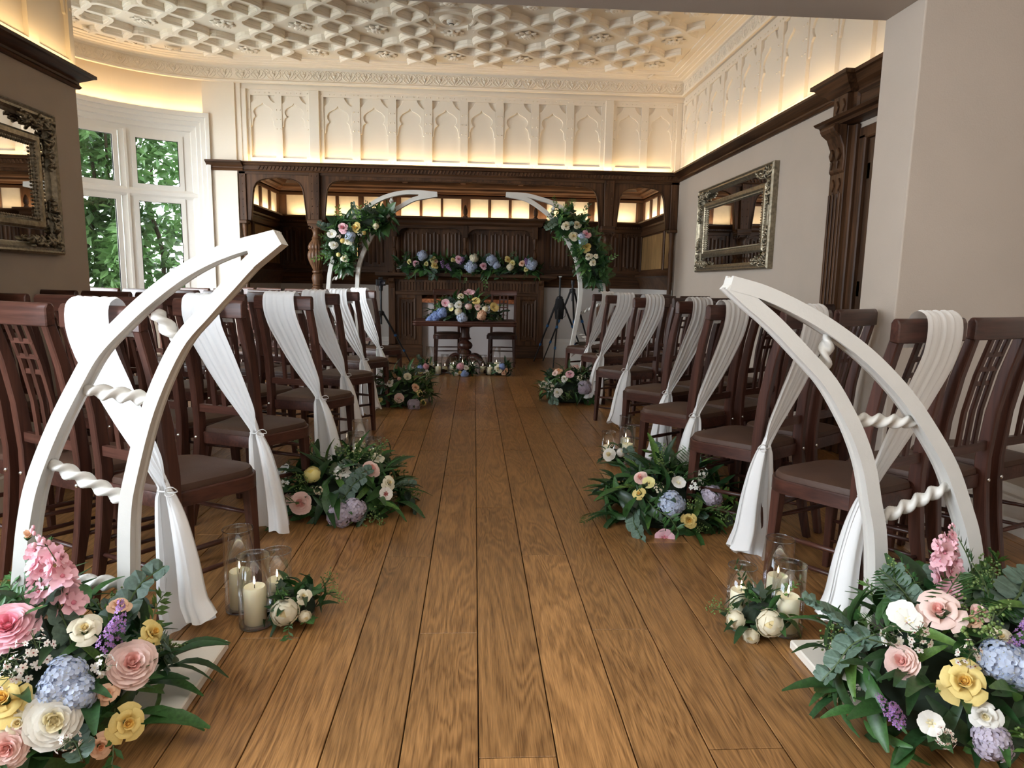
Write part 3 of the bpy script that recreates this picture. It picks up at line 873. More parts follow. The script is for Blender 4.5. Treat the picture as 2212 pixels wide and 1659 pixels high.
# ---- inglenook screen: beam, arched spandrels, studded posts on turned columns
scr = thing('inglenook_screen', 'dark carved oak screen with three arched openings across the inglenook', 'screen', (0, 0, 0))
bc_sec = [(0, 2.44), (0.01, 2.44), (0.02, 2.452), (0.012, 2.458), (0.012, 2.505), (0.03, 2.51), (0.04, 2.53), (0.055, 2.535), (0.055, 2.55), (-0.09, 2.55), (-0.09, 2.44)]
MB().sweep([(-2.80, YB, 0), (XR, YB, 0)], bc_sec).build('cornice', M['oak_x'], scr)
rope = MB()
for i in range(112):
    x = -2.62 + i * 0.0455
    rope.bar((x, YB - 0.015, 2.462), (x + 0.022, YB - 0.015, 2.503), 0.020, 0.014, up=(0, 1, 0))
rope.build('gadroon_moulding', M['oak_z'], scr, bevel=0.004)['kind'] = 'stuff'
MB().box(-2.873, XR, YB + 0.0, YB + 0.12, 2.41, 2.445).build('beam', M['oak_x'], scr)


def spandrel(u0, u1, drop=1.86):
    zt, za = 2.415, 2.375
    k = min(0.20, (u1 - u0) * 0.26)
    L = [(u0, zt), (u0, drop), (u0 + 0.045, drop), (u0 + 0.05, 1.95), (u0 + 0.075, 2.20), (u0 + 0.085, 2.25)]
    arc = [(u0 + 0.10 + k * (1 - cos(t)), 2.27 + (za - 2.27) * sin(t) * 0.92) for t in (0.15, 0.4, 0.7, 1.0, 1.3, 1.57)]
    left = L + arc
    m = (u0 + u1) / 2
    poly = left + [(m, za + 0.004)] + [(u0 + u1 - x, z) for x, z in left[::-1]]
    o = MB().prism(poly, YB + 0.02, YB + 0.09, 'xz').build('spandrel', M['oak_z'], scr, bevel=0.005)
    edge = [V((x, YB + 0.018, z)) for x, z in left[2:]] + [V((m, YB + 0.018, za + 0.004))] + [V((u0 + u1 - x, YB + 0.018, z)) for x, z in left[2:][::-1]]
    MB().tube(edge, 0.007, 6, up=(0, 1, 0)).build('edge_bead', M['oak_z'], o, smooth=1)


spandrel(-2.78, -2.02); spandrel(-1.895, 1.61); spandrel(1.735, 2.46)
studs = MB()
for x0, x1 in ((-2.02, -1.895), (1.61, 1.735)):
    c = (x0 + x1) / 2
    MB().prism([(x0, 2.44), (x0, 2.3), (x0 + 0.012, 1.88), (x1 - 0.012, 1.88), (x1, 2.3), (x1, 2.44)], YB - 0.02, YB + 0.11, 'xz').build('post', M['oak_z'], scr, bevel=0.004)
    MB().box(x0 - 0.03, x1 + 0.03, YB - 0.035, YB + 0.125, 1.83, 1.885).build('post_foot', M['oak_x'], scr, bevel=0.006)
    for i in range(6):
        for dx in (-0.03, 0.03):
            studs.ball((c + dx, YB - 0.02, 1.95 + i * 0.09), 0.008, 6, 4)
    col = MB()
    flute = lambda z, a: (0.13 * abs(cos(9 * a)) - 0.07) if (1.27 < z < 1.62) else 0.0
    prof = [(0.075, 1.02), (0.075, 1.05), (0.062, 1.06), (0.058, 1.075), (0.068, 1.085), (0.058, 1.10), (0.062, 1.13), (0.070, 1.17), (0.060, 1.215), (0.048, 1.23), (0.062, 1.245), (0.062, 1.262), (0.050, 1.27), (0.060, 1.30), (0.088, 1.36), (0.105, 1.42), (0.108, 1.46), (0.098, 1.50), (0.088, 1.515), (0.098, 1.53), (0.10, 1.56), (0.085, 1.60), (0.060, 1.635), (0.052, 1.65), (0.060, 1.66), (0.048, 1.675), (0.042, 1.72), (0.050, 1.76), (0.062, 1.775), (0.062, 1.79)]
    cc = col.lathe(prof, 54, (c, YB + 0.045, 0), fl_=flute).build('column', M['oak_z'], scr, smooth=0.7)
    cap = MB().box(c - 0.085, c + 0.085, YB - 0.03, YB + 0.12, 1.808, 1.832)
    for sx in (-1, 1):
        for yy in (YB - 0.02, YB + 0.11):
            pts = [V((c + sx * (0.062 + r * cos(t)), yy, 1.785 + r * sin(t))) for t, r in ((pi / 2 + sx * -1 * k * 0.6, 0.026 - k * 0.0022) for k in range(11))]
            cap.tube(pts, 0.007, 5, up=(0, 1, 0))
    cap.box(c - 0.05, c + 0.05, YB - 0.02, YB + 0.11, 1.785, 1.81)
    cap.build('capital', M['oak_x'], cc, bevel=0.002)
    MB().box(c - 0.085, c + 0.085, YB - 0.04, YB + 0.13, 0.14, 1.02).box(c - 0.10, c + 0.10, YB - 0.055, YB + 0.145, 0, 0.14).box(c - 0.10, c + 0.10, YB - 0.055, YB + 0.145, 0.98, 1.025).build('pedestal', M['oak_z'], scr, bevel=0.006)
for x0, x1, sx in ((-2.86, -2.78, 1), (2.46, 2.555, -1)):
    MB().box(x0, x1, YB, YB + 0.10, 1.86, 2.44).build('post', M['oak_z'], scr, bevel=0.004)
    MB().box(x0 - 0.006, x1 + 0.004, YB - 0.02, YB + 0.11, 1.82, 1.86).build('post_foot', M['oak_x'], scr, bevel=0.006)
    c = (x0 + x1) / 2
    MB().lathe([(0.034, 0), (0.034, 0.2), (0.028, 0.22), (0.028, 1.45), (0.034, 1.55), (0.026, 1.6), (0.022, 1.65), (0.032, 1.76), (0.038, 1.82)], 14, (c, YB + 0.05, 0)).build('half_column', M['oak_z'], scr, smooth=0.6)
    for i in range(6): studs.ball((c, YB, 1.93 + i * 0.09), 0.007, 6, 4)
studs.build('stud', M['oak_z'], scr, smooth=1)['kind'] = 'stuff'

# ---- fireplace with fluted fascia, linenfold sides and overmantel
fp = thing('fireplace', 'dark oak fireplace with fluted frieze and tall carved overmantel', 'fireplace', (0, 0, 0))
YM = YR - 0.16
TM = wall_T(0, YM, 1, 0, 0, -1)
MB().box(-1.29, -0.80, YM, YR, 0, 1.2).box(0.64, 1.06, YM, YR, 0, 1.2).box(-0.80, 0.64, YM, YR, 0.955, 1.2).build('chimneypiece', M['oak_z'], fp)
for a, b in ((-1.31, -0.79), (0.63, 1.08)):
    MB().box(a, b, YM - 0.035, YM, 0, 0.20).build('plinth', M['oak_x'], fp, bevel=0.008)
for x0, x1 in ((-1.30, -1.20), (0.97, 1.07)):
    MB(TM).box(x0, x1, 0, 0.045, 0.2, 1.2).build('pilaster', M['oak_z'], fp, bevel=0.006)
    MB(TM).prism([(0, 1.02), (0.05, 1.06), (0.06, 1.12), (0.09, 1.16), (0.10, 1.2), (0, 1.2)], x0 + 0.01, x1 - 0.01, 'yz').build('console', M['oak_z'], fp)
for a, b in ((-1.11, -0.93), (0.74, 0.92)):
    linenfold(TM, a, b, 0.30, 0.88, fp)
    MB(TM).sweep([(a - 0.02, 0.004, 0.28), (b + 0.02, 0.004, 0.28), (b + 0.02, 0.004, 0.90), (a - 0.02, 0.004, 0.90)], [(-0.012, 0), (-0.012, 0.016), (0.012, 0.006), (0.012, 0)], up=(0, 1, 0), loop=True).build('panel_mould', M['oak_z'], fp)
flu = MB(TM)
for i in range(44):
    x = -1.18 + i * 0.0485
    flu.sweep([(x, 0.0, 1.03), (x, 0.0, 1.15)], [(-0.018, 0), (-0.010, 0.012), (0.010, 0.012), (0.018, 0)], up=(0, 1, 0))
flu.build('fluted_fascia', M['oak_z'], fp)['kind'] = 'stuff'
MB(TM).box(-1.2, 0.97, 0, 0.03, 0.955, 1.01).build('lintel', M['oak_x'], fp, bevel=0.006)
ms = [(0, 1.19), (0.05, 1.19), (0.07, 1.215), (0.12, 1.235), (0.15, 1.24), (0.155, 1.285), (0, 1.285)]
MB().sweep([(-1.33, YR, 0), (-1.33, YM, 0), (1.10, YM, 0), (1.10, YR, 0)], ms).build('mantel_shelf', M['oak_x'], fp)
MB().box(-0.80, 0.64, YM + 0.10, YM + 0.12, 0, 0.84).build('fireboard', M['fireback'], fp)
MB(TM).prism([(-0.10, 0.84), (-0.02, 0.84), (-0.02, 0.90), (-0.10, 0.955)], -0.80, 0.64, 'yz').build('copper_hood', M['copper'], fp)
MB().box(-1.36, 1.10, YR - 0.06, YR, 1.285, 2.0).build('overmantel_back', M['oak_z'], fp)
TO = wall_T(0, YR - 0.06, 1, 0, 0, -1)
for bay0, bay1 in ((-1.16, -0.18), (-0.11, 0.87)):
    w = (bay1 - bay0) / 3
    for i in range(3):
        linenfold(TO, bay0 + i * w + 0.02, bay0 + (i + 1) * w - 0.02, 1.34, 1.93, fp)
    m = (bay0 + bay1) / 2
    left = [(bay0 - 0.02, 2.0), (bay0 - 0.02, 1.86), (bay0 + 0.015, 1.86), (bay0 + 0.03, 1.90), (bay0 + 0.07, 1.935), (bay0 + 0.13, 1.95)]
    MB(TO).prism(left + [(bay0 + bay1 - x, z) for x, z in left[::-1]], 0.10, 0.14, 'xz').build('arch_rail', M['oak_x'], fp, bevel=0.004)
om = [(0, 2.0), (0.02, 2.0), (0.04, 2.03), (0.04, 2.06), (0.08, 2.09), (0.10, 2.095), (0.10, 2.12), (0, 2.12)]
MB().sweep([(-1.28, YR, 0), (-1.28, YR - 0.16, 0), (0.99, YR - 0.16, 0), (0.99, YR, 0)], om).build('overmantel_shelf', M['oak_x'], fp)
for x in (-1.205, -0.145, 0.915):
    MB().lathe([(0.035, 1.285), (0.035, 1.31), (0.018, 1.33), (0.020, 1.42), (0.026, 1.43), (0.018, 1.45), (0.034, 1.50), (0.040, 1.56), (0.036, 1.60), (0.020, 1.65), (0.028, 1.66), (0.020, 1.68), (0.026, 1.74), (0.036, 1.78), (0.036, 1.82)], 14, (x, YR - 0.18, 0)).build('colonnette', M['oak_z'], fp, smooth=0.7)
    MB().box(x - 0.04, x + 0.04, YR - 0.22, YR - 0.06, 1.82, 2.0).build('bracket', M['oak_z'], fp, bevel=0.006)
    MB().lathe([(0.035, 0), (0.035, 0.015), (0.02, 0.03), (0.03, 0.05), (0.038, 0.08), (0.036, 0.11), (0.022, 0.15), (0.008, 0.18), (0, 0.185)], 12, (x, YR - 0.21, 2.12)).build('finial', M['oak_z'], fp, smooth=0.7)

# ---- door 1 in the right wall with its carved surround
dr = struct('door_1')
MB().box(XR + 0.04, XR + 0.085, DY0 + 0.04, DY1 - 0.05, 0.0, DZ - 0.03).build('door_leaf', M['door_oak'], dr)
TD = wall_T(XR + 0.04, 0, 0, 1, -1, 0)
for a, b in ((DY0 + 0.04, DY0 + 0.16), (DY1 - 0.17, DY1 - 0.05)):
    MB(TD).box(a, b, 0, 0.02, 0, DZ - 0.03).build('stile', M['door_oak'], dr, bevel=0.003)
for z0, z1 in ((0, 0.22), (0.72, 0.82), (1.28, 1.40), (DZ - 0.16, DZ - 0.03)):
    MB(TD).box(DY0 + 0.16, DY1 - 0.17, 0, 0.02, z0, z1).build('rail', M['door_oak'], dr, bevel=0.003)
for z0, z1 in ((0.22, 0.72), (0.82, 1.28), (1.40, DZ - 0.16)):
    MB(TD).sweep([(DY0 + 0.16, 0, z0), (DY1 - 0.17, 0, z0), (DY1 - 0.17, 0, z1), (DY0 + 0.16, 0, z1)], [(-0.02, 0), (-0.016, 0.02), (0.016, 0.008), (0.02, 0)], up=(0, 1, 0), loop=True).build('panel_mould', M['door_oak'], dr)
fr = MB().box(XR - 0.01, XR + 0.10, DY1 - 0.05, DY1 + 0.03, 0, DZ).box(XR - 0.01, XR + 0.10, DY0 - 0.03, DY0 + 0.04, 0, DZ).box(XR - 0.01, XR + 0.10, DY0 - 0.03, DY1 + 0.03, DZ - 0.03, DZ + 0.05)
fr.build('door_frame', M['oak_z'], dr, bevel=0.008)
for z in (1.10, 1.87):
    MB().lathe([(0.009, 0), (0.009, 0.10)], 8, (XR + 0.03, DY1 - 0.052, z)).box(XR + 0.02, XR + 0.035, DY1 - 0.085, DY1 - 0.05, z, z + 0.10).build('hinge', M['brass'], dr)
TP = wall_T(XR, 0, 0, 1, -1, 0)
ap = MB(TP)
for k, yy in enumerate((DY1 + 0.10, DY1 + 0.145, DY1 + 0.19, DY1 + 0.235)):
    ap.box(yy, yy + 0.022, 0.06, 0.07, 0.3, 1.80)
ap.box(DY1 + 0.08, DY1 + 0.27, 0, 0.06, 0, 2.24).build('pilaster', M['oak_z'], dr, bevel=0.004)
MB(TP).box(DY1 + 0.02, DY1 + 0.08, 0, 0.035, 0, 2.24).build('architrave', M['oak_z'], dr, bevel=0.008)
con = [(0.05, 1.92), (0.075, 1.95), (0.07, 2.02), (0.08, 2.10), (0.11, 2.17), (0.15, 2.20), (0.165, 2.225), (0.15, 2.25), (0.06, 2.25)]
MB(TP).prism(con, DY1 + 0.085, DY1 + 0.265, 'yz', T=Matrix(((1, 0, 0, 0), (0, 1, 0, 0), (0, 0, 1, 0), (0, 0, 0, 1)))).build('console', M['oak_z'], dr, bevel=0.006)
ten = [(0, 2.245), (0.12, 2.245), (0.13, 2.262), (0.16, 2.27), (0.175, 2.285), (0.0, 2.285)]
MB().sweep([(XR, DY1 + 0.34, 0), (XR, YP1, 0)], ten).build('entablature', M['oak_y'], dr)
MB(TP).box(DY1 + 0.10, DY1 + 0.27, 0, 0.075, 2.285, 2.46).build('frieze_block', M['oak_z'], dr, bevel=0.004)
MB(TP).box(YP1, DY1 + 0.10, 0, 0.03, 2.285, 2.46).build('frieze_panel', M['oak_y'], dr)
MB(TP).sweep([(YP1 + 0.1, 0.03, 2.33), (DY1 + 0.02, 0.03, 2.33), (DY1 + 0.02, 0.03, 2.43), (YP1 + 0.1, 0.03, 2.43)], [(-0.012, 0), (-0.01, 0.014), (0.012, 0.004), (0.012, 0)], up=(0, 1, 0), loop=True).build('panel_mould', M['oak_y'], dr)
dcor = [(0, 2.45), (0.02, 2.45), (0.04, 2.475), (0.07, 2.49), (0.10, 2.53), (0.12, 2.535), (0.12, 2.56), (0, 2.56)]
MB().sweep([(XR, DY1 + 0.30, 0), (XR - 0.06, DY1 + 0.30, 0), (XR - 0.06, DY1 + 0.07, 0), (XR, DY1 + 0.07, 0), (XR, YP1, 0)], dcor).build('door_cornice', M['oak_y'], dr)
loz = MB(TP)
for z in (2.38, 2.06, 1.86):
    for dy in (0.135, 0.215):
        dpt = 0.075 if z > 2.2 else (0.085 if z > 2.0 else 0.06)
        loz.prism([(DY1 + dy - 0.028, z), (DY1 + dy, z + 0.045), (DY1 + dy + 0.028, z), (DY1 + dy, z - 0.045)], dpt - 0.01, dpt + 0.012, 'xz')
        loz.prism([(DY1 + dy - 0.012, z - 0.045), (DY1 + dy + 0.012, z - 0.045), (DY1 + dy, z - 0.10)], dpt - 0.01, dpt + 0.008, 'xz')
loz.build('carving', M['oak_z'], dr, bevel=0.004)


# ============================================================ CHAIRS
def make_chair_meshes():
    m = {}
    b = MB()
    b.sweep([(x, -0.24 - 0.012 * (1 - (x / 0.19) ** 2), 0) for x in [-.19 + .38 * i / 8 for i in range(9)]], [(-0.017, 0.980), (0.017, 0.975), (0.017, 1.035), (0.008, 1.054), (-0.008, 1.054), (-0.017, 1.04)])
    m['top_rail'] = b.mesh('top_rail', M['chair_x'], 0.6, 0.004)
    m['lower_rail'] = MB().sweep([(x, -0.162 - 0.006 * (1 - (x / 0.17) ** 2), 0) for x in (-.16, -.08, 0, .08, .16)], [(-0.010, 0.535), (0.010, 0.535), (0.010, 0.570), (-0.010, 0.570)]).mesh('lower_rail', M['chair_x'])

    def post(sx):
        prof = [(-0.232, 0.0, .030), (-0.205, .12, .036), (-0.178, .26, .044), (-0.160, .40, .050), (-0.158, .50, .048), (-0.172, .68, .044), (-0.200, .84, .040), (-0.238, .99, .034)]
        vs = []; fs = []
        for i, (y, z, d) in enumerate(prof):
            w = 0.034 if z > 0.2 else 0.030
            xc = sx * (0.166 + (0.006 if z < 0.1 else 0))
            for dx, dy in ((-w / 2, -d / 2), (w / 2, -d / 2), (w / 2, d / 2), (-w / 2, d / 2)):
                vs.append((xc + dx, y + dy, z))
        n = len(prof)
        for i in range(n - 1):
            for j in range(4):
                fs.append((i * 4 + j, i * 4 + (j + 1) % 4, i * 4 + 4 + (j + 1) % 4, i * 4 + 4 + j))
        fs += [(3, 2, 1, 0), tuple((n - 1) * 4 + j for j in range(4))]
        return MB().add(vs, fs).mesh('back_post', M['chair_z'], 0.5, 0.004)
    m['post'] = [post(-1), post(1)]

    def outline(k, n=10):
        pts = []
        fw, fy, ry, rw = 0.213 * k, 0.215 * k, -0.165 * k, 0.165 * k
        for cx, cy, r, a0, a1 in ((fw - .10 * k, fy - .10 * k, .10 * k, 0, pi / 2), (-fw + .10 * k, fy - .10 * k, .10 * k, pi / 2, pi), (-rw + .04 * k, ry + .04 * k, .04 * k, pi, 1.5 * pi), (rw - .04 * k, ry + .04 * k, .04 * k, 1.5 * pi, 2 * pi)):
            for i in range(n // 2 + 1):
                a = a0 + (a1 - a0) * i / (n // 2)
                pts.append((cx + r * cos(a), cy + r * sin(a)))
        return pts
    o1, o2 = outline(1.0), outline(0.86)
    n = len(o1)
    b = MB()
    vs = [(x, y, .385) for x, y in o1] + [(x, y, .432) for x, y in o1] + [(x * .985, y * .985, .437) for x, y in o1] + [(x, y, .437) for x, y in o2] + [(x, y, .385) for x, y in o2]
    fs = [(r * n + i, r * n + (i + 1) % n, ((r + 1) % 5) * n + (i + 1) % n, ((r + 1) % 5) * n + i) for r in range(5) for i in range(n)]
    m['seat_frame'] = b.add(vs, fs).mesh('seat_frame', M['chair_y'], 0.5)
    b = MB()
    rings = [(.955, .434), (.955, .447), (.93, .458), (.80, .466), (.5, .472), (.2, .474)]
    vs = [(x * k, y * k, z) for k, z in rings for x, y in o1] + [(0, 0, .474)]
    fs = [(r * n + i, r * n + (i + 1) % n, (r + 1) * n + (i + 1) % n, (r + 1) * n + i) for r in range(5) for i in range(n)]
    fs += [((5 * n + i), (5 * n + (i + 1) % n), 6 * n) for i in range(n)] + [tuple(range(n - 1, -1, -1))]
    m['seat'] = b.add(vs, fs).mesh('seat', M['leather'], 0.7)

    def leg(sx):
        return MB().bar((sx * .165, .165, .39), (sx * .178, .178, 0), .040, .040, w2=.026, d2=.026, up=(0, 1, 0)).mesh('leg', M['chair_z'], 0, 0.003)
    m['leg'] = [leg(-1), leg(1)]

    def slat(x):
        ys = [(-0.170, .56), (-0.180, .70), (-0.206, .84), (-0.246, .985)]
        return MB().sweep([(x, y, z) for y, z in ys], [(-0.011, -0.006), (0.011, -0.006), (0.011, 0.006), (-0.011, 0.006)], up=(0, 1, 0)).mesh('slat', M['chair_z'])
    m['slat'] = [slat(x) for x in (-.056, 0, .056)]
    m['bar'] = MB().box(-.062, .062, -.0055, .0045, 0, .017).mesh('lattice_bar', M['chair_x'])
    st = []
    for a, c, r in (((-.168, -.180, .235), (-.170, .168, .205), .009), ((.168, -.180, .235), (.170, .168, .205), .009), ((-.168, .0, .150), (-.168, .165, .15), .0), ((-.17, .17, .275), (.17, .17, .275), .009), ((-.168, -.190, .185), (.168, -.190, .185), .009), ((-.168, -.185, .145), (-.17, .168, .12), .008), ((.168, -.185, .145), (.17, .168, .12), .008)):
        if r: st.append(MB().tube([a, V(a).lerp(V(c), .5), c], [r * .8, r * 1.15, r * .8], 7, up=(0, .3, 1)).mesh('stretcher', M['chair_y'], 1))
    m['stretcher'] = st
    bolt = lambda sx: MB().lathe([(.009, 0), (.008, .003), (.005, .006), (0, .007)], 8, T=Matrix.Translation((sx * .166, -.185, .415)) @ Matrix.Rotation(pi / 2, 4, 'X')).mesh('bolt', M['steel'], 1)
    m['bolt'] = [bolt(-1), bolt(1)]
    return m


CH = make_chair_meshes()


def make_chair(label, x, y, rz, group):
    t = thing('dining_chair', label, 'chair', (x, y, 0), rz, group)
    for nm in ('top_rail', 'lower_rail', 'seat_frame', 'seat'):
        link(nm, CH[nm], t)
    for i in (0, 1):
        link('back_post', CH['post'][i], t); link('leg', CH['leg'][i], t); link('bolt', CH['bolt'][i], t)
    for s_ in CH['slat']: link('slat', s_, t)
    for z in (.80, .855, .91):
        link('lattice_bar', CH['bar'], t, loc=(0, -.198 - (z - .80) * .27, z))
    for s_ in CH['stretcher']: link('stretcher', s_, t)
    return t


def sash_mesh(s, seed, style):
    """voile over the top rail, drawn down to the aisle-side post, tied, then falling to the floor"""
    r = random.Random(seed)
    wob = r.uniform(-.01, .01)
    hx = .275 + r.uniform(-.01, .03)
    path = [(wob, -.200, .955, .20), (wob, -.212, 1.01, .205), (wob, -.226, 1.062, .205), (wob, -.252, 1.080, .20), (wob + .002, -.284, 1.058, .20), (.008 + wob, -.295, 1.0, .205), (.025 + wob, -.290, .92, .20), (.068, -.270, .80, .18), (.118, -.248, .68, .148), (.166, -.226, .57, .100), (.194, -.212, .497, .050), (.198, -.210, .474, .042), (.204, -.210, .448, .066), (.226, -.212, .37, .105), (.248, -.214, .25, .140), (.265, -.218, .12, .170), (hx, -.222, .028 + .02 * r.random(), .19)]
    P = bez([V((p[0] * s, p[1], p[2])) for p in path], 4)
    WD = [q.x for q in bez([V((p[3], 0, 0)) for p in path], 4)]
    n = len(P); NU = 33
    ph = [r.uniform(0, 6.28) for _ in range(5)]
    vs = []
    for i in range(n):
        t = (P[min(i + 1, n - 1)] - P[max(i - 1, 0)]).normalized()
        q = i / (n - 1)
        side = V((1, 0, 0)) - t * t.x
        side.normalize(); nor = side.cross(t)
        gather = 1 - min(1, abs(q - 0.69) / 0.26)
        tub = max(0.0, min(1.0, (q - 0.57) / 0.12))
        for j in range(NU):
            u = j / (NU - 1) - .5
            w = WD[i]
            pl = .55 * sin(2 * pi * 5 * u + ph[0] + q * 1.0) + .3 * sin(2 * pi * 8.5 * u + ph[1]) + .15 * sin(2 * pi * 13 * u + ph[2] + q * 2)
            if q < 0.36:
                amp = .0035
            else:
                amp = .0045 + .010 * max(0.0, (q - 0.69) / 0.31) + .004 * gather
            th = u * 2 * pi * 0.86
            fl_ = V((u * w, pl * amp - (.001 if q < .36 else 0), 0))
            tb = V((sin(th) * w * .5, (-cos(th)) * w * .34 + pl * amp * 1.5, 0))
            l = fl_.lerp(tb, tub)
            hem = (0.012 * sin(3 * u * 6.28 + ph[3]) + .02 * u * s) * max(0, (q - .93) / .07)
            vs.append(P[i] + side * l.x - nor * l.y * (1 if True else 1) + V((0, 0, hem if q > .9 else 0)))
    fs = [(i * NU + j, i * NU + j + 1, (i + 1) * NU + j + 1, (i + 1) * NU + j) for i in range(n - 1) for j in range(NU - 1)]
    me = MB().add(vs, fs).mesh('voile', M['sheer'], 1)
    return me


def tie_mesh(s):
    b = MB(); c = V((.198 * s, -.210, .474))
    ring = [c + V((cos(a) * .023, sin(a) * .017, 0)) for a in [2 * pi * i / 14 for i in range(15)]]
    b.tube(ring, .0028, 5)
    for k, (dx, dz, L) in enumerate(((1, .5, .05), (.7, -.2, .04))):
        k0 = c + V((.02 * s, -.014, 0))
        pts = bez([k0, k0 + V((.02 * s * dx, -.012, dz * L * .7)), k0 + V((.045 * s * dx, -.010, dz * L)), k0 + V((.05 * s * dx, .004, dz * L * .3)), k0 + V((.01 * s, 0, 0))], 4)
        b.tube(pts, .0016, 4)
    b.tube(bez([c + V((.02 * s, -.014, 0)), c + V((.035 * s, -.02, -.02)), c + V((.05 * s, -.018, -.055))], 4), .0016, 4)
    return b.mesh('tie_cord', M['sheer'], 1)


ORD = ['first', 'second', 'third', 'fourth', 'fifth', 'sixth', 'seventh']
LEFT = [(-1.054, 2.403, -27.7, 3), (-1.056, 3.231, -23.3, 4), (-0.991, 4.129, -21.3, 5), (-1.008, 5.092, -25.9, 6), (-1.022, 6.075, -28.3, 6), (-1.022, 7.17, -31.8, 5)]
RIGHT = [(1.391, 2.352, 25.5, 3), (1.281, 3.009, 34.7, 2), (1.211, 3.693, 34.2, 3), (1.275, 4.44, 34.8, 3), (1.287, 5.542, 30.1, 3), (1.334, 6.67, 22.2, 3), (1.298, 7.53, 33.9, 3)]
tieL, tieR = tie_mesh(1), tie_mesh(-1)
AISLE = {}
for side, rows in ((1, LEFT), (-1, RIGHT)):
    where = 'window-side block' if side > 0 else 'door-side block'
    for ri, (x, y, deg, ncol) in enumerate(rows):
        th = radians(deg)
        for c in range(ncol):
            cx = x - side * cos(th) * .437 * c; cy = y - side * sin(th) * .437 * c
            j = random.Random(ri * 10 + c + (0 if side > 0 else 100))
            rz = th + (j.uniform(-.03, .03) if c else 0)
            if c == 0:
                lab = f'mahogany lattice-back chair at the aisle end of the {ORD[ri]} row from the entrance, {where}'
            else:
                lab = f'mahogany lattice-back chair, {ORD[c]} from the aisle in the {ORD[ri]} row from the entrance, {where}'
            make_chair(lab, cx, cy, rz, 'ceremony chairs in angled rows')
        AISLE[(side, ri)] = (x, y, th)
        sh = thing('chair_sash', f'white voile sash on the aisle chair, {ORD[ri]} row from the entrance, {"window side" if side > 0 else "door side"}', 'sash', (x, y, 0), th, 'voile sashes on the aisle chairs')
        link('voile', sash_mesh(side, ri * 3 + side, 0), sh)
        link('tie_cord', tieL if side > 0 else tieR, sh)
for x, y, rz, w in ((-0.36, 9.42, pi + .12, 'nearer the camera tripod by the window'), (0.40, 9.48, pi - .10, 'nearer the pair of tripods')):
    make_chair(f'mahogany lattice-back chair behind the signing table, {w}', x, y, rz, 'signing chairs')


# ============================================================ ARCHES
def arch(name, label, Y, outer, inner, rungs, w, d, foot=None, group=None, steps=5):
    """outer and inner: centre lines of the two curved beams, given as points in the plane of the arch"""
    t = thing(name, label, 'arch', (0, Y, 0), 0, group)
    L = lambda p: V((p[0], 0, p[1]))
    sec = [(-w / 2, -d / 2), (w / 2, -d / 2), (w / 2, -d * .28), (w * .36, -d * .22), (w * .36, -d * .06), (w * .46, 0), (w * .36, d * .06), (w * .36, d * .22), (w / 2, d * .28), (w / 2, d / 2), (-w / 2, d / 2), (-w / 2, d * .28), (-w * .36, d * .22), (-w * .36, -d * .22), (-w / 2, -d * .28)]
    for nm, pts in (('outer_beam', outer), ('inner_beam', inner)):
        P = bez([L(p) for p in pts], steps); k_ = 1.0 if nm == 'outer_beam' else .965
        MB().sweep(P, [(a, b * k_) for a, b in sec], up=(0, 1, 0)).build(nm, M['arch_white'], t)
    po, pi_ = bez([L(p) for p in outer], steps), bez([L(p) for p in inner], steps)
    tipo, tipi = (po[-1], pi_[-1])
    jo, ji = po[-1 - int(steps * 1.1)], pi_[-1 - int(steps * 1.1)]
    if jo.z < ji.z: jo, ji = ji, jo
    tn = ((tipo - jo) + (tipo - ji)).normalized(); nr = V((-tn.z, 0, tn.x))
    if nr.z < 0: nr = -nr
    tip = tipo.lerp(tipi, .5) + tn * .004
    poly = [jo + nr * w * .50, tip + nr * w * .60, tip - nr * w * .60, ji - nr * w * .50]
    MB().prism([(q.x, q.z) for q in poly], -d * .52, d * .52, 'xz').build('tip', M['arch_white'], t)
    for a, b in rungs:
        a, b = L(a), L(b); n = 64; Ln = (b - a).length
        pts = [a.lerp(b, i / n) for i in range(n + 1)]
        r = [min(1, .55 + 3 * min(i, n - i) / n) * d * .27 for i in range(n + 1)]
        MB().tube(pts, r, 18, up=(0, 1, 0), lobes=2, lob=.36, turns=Ln / (d * 1.5)).build('twisted_rung', M['arch_white'], t, smooth=1)
    return t


def plane_pts(px, Y):
    return [(p.x, p.z) for p in (atY(x, y, Y) for x, y in px)]


YA = 1.93
Lo = plane_pts([(52, 1310), (58, 1200), (68, 1110), (86, 1030), (128, 922), (176, 826), (216, 757), (272, 697), (330, 643), (400, 590), (469, 553), (540, 528), (604, 514)], YA)
Li = plane_pts([(281, 1310), (279, 1200), (281, 1103), (292, 1030), (331, 880), (390, 747), (450, 674), (505, 613), (548, 566), (604, 516)], YA)
Lo = [(Lo[0][0] + .012, .03)] + Lo; Li = [(Li[0][0] + .01, .03)] + Li
Lr = [(plane_pts([a, b], YA)) for a, b in (((335, 672), (382, 735)), ((182, 842), (322, 862)), ((108, 1000), (282, 1085)), ((70, 1250), (272, 1262)))]
arch('horn_arch', 'low white horn-shaped arch half with twisted rungs in front of the window-side chairs', YA, Lo, Li, Lr, .036, .066, group='low arch halves at the entrance')
YA2 = 1.90
Ro = plane_pts([(1572, 611), (1640, 631), (1711, 663), (1785, 706), (1870, 771), (1945, 850), (2000, 930), (2042, 1006), (2068, 1080), (2087, 1143), (2097, 1209), (2100, 1280)], YA2)
Ri = plane_pts([(1572, 613), (1612, 650), (1668, 699), (1728, 762), (1784, 825), (1827, 900), (1851, 955), (1868, 1012), (1879, 1080), (1889, 1140), (1892, 1220), (1888, 1300), (1872, 1395)], YA2)
Ro = Ro + [(Ro[-1][0] - .008, .03)]; Ri = Ri + [(Ri[-1][0] - .003, .03)]
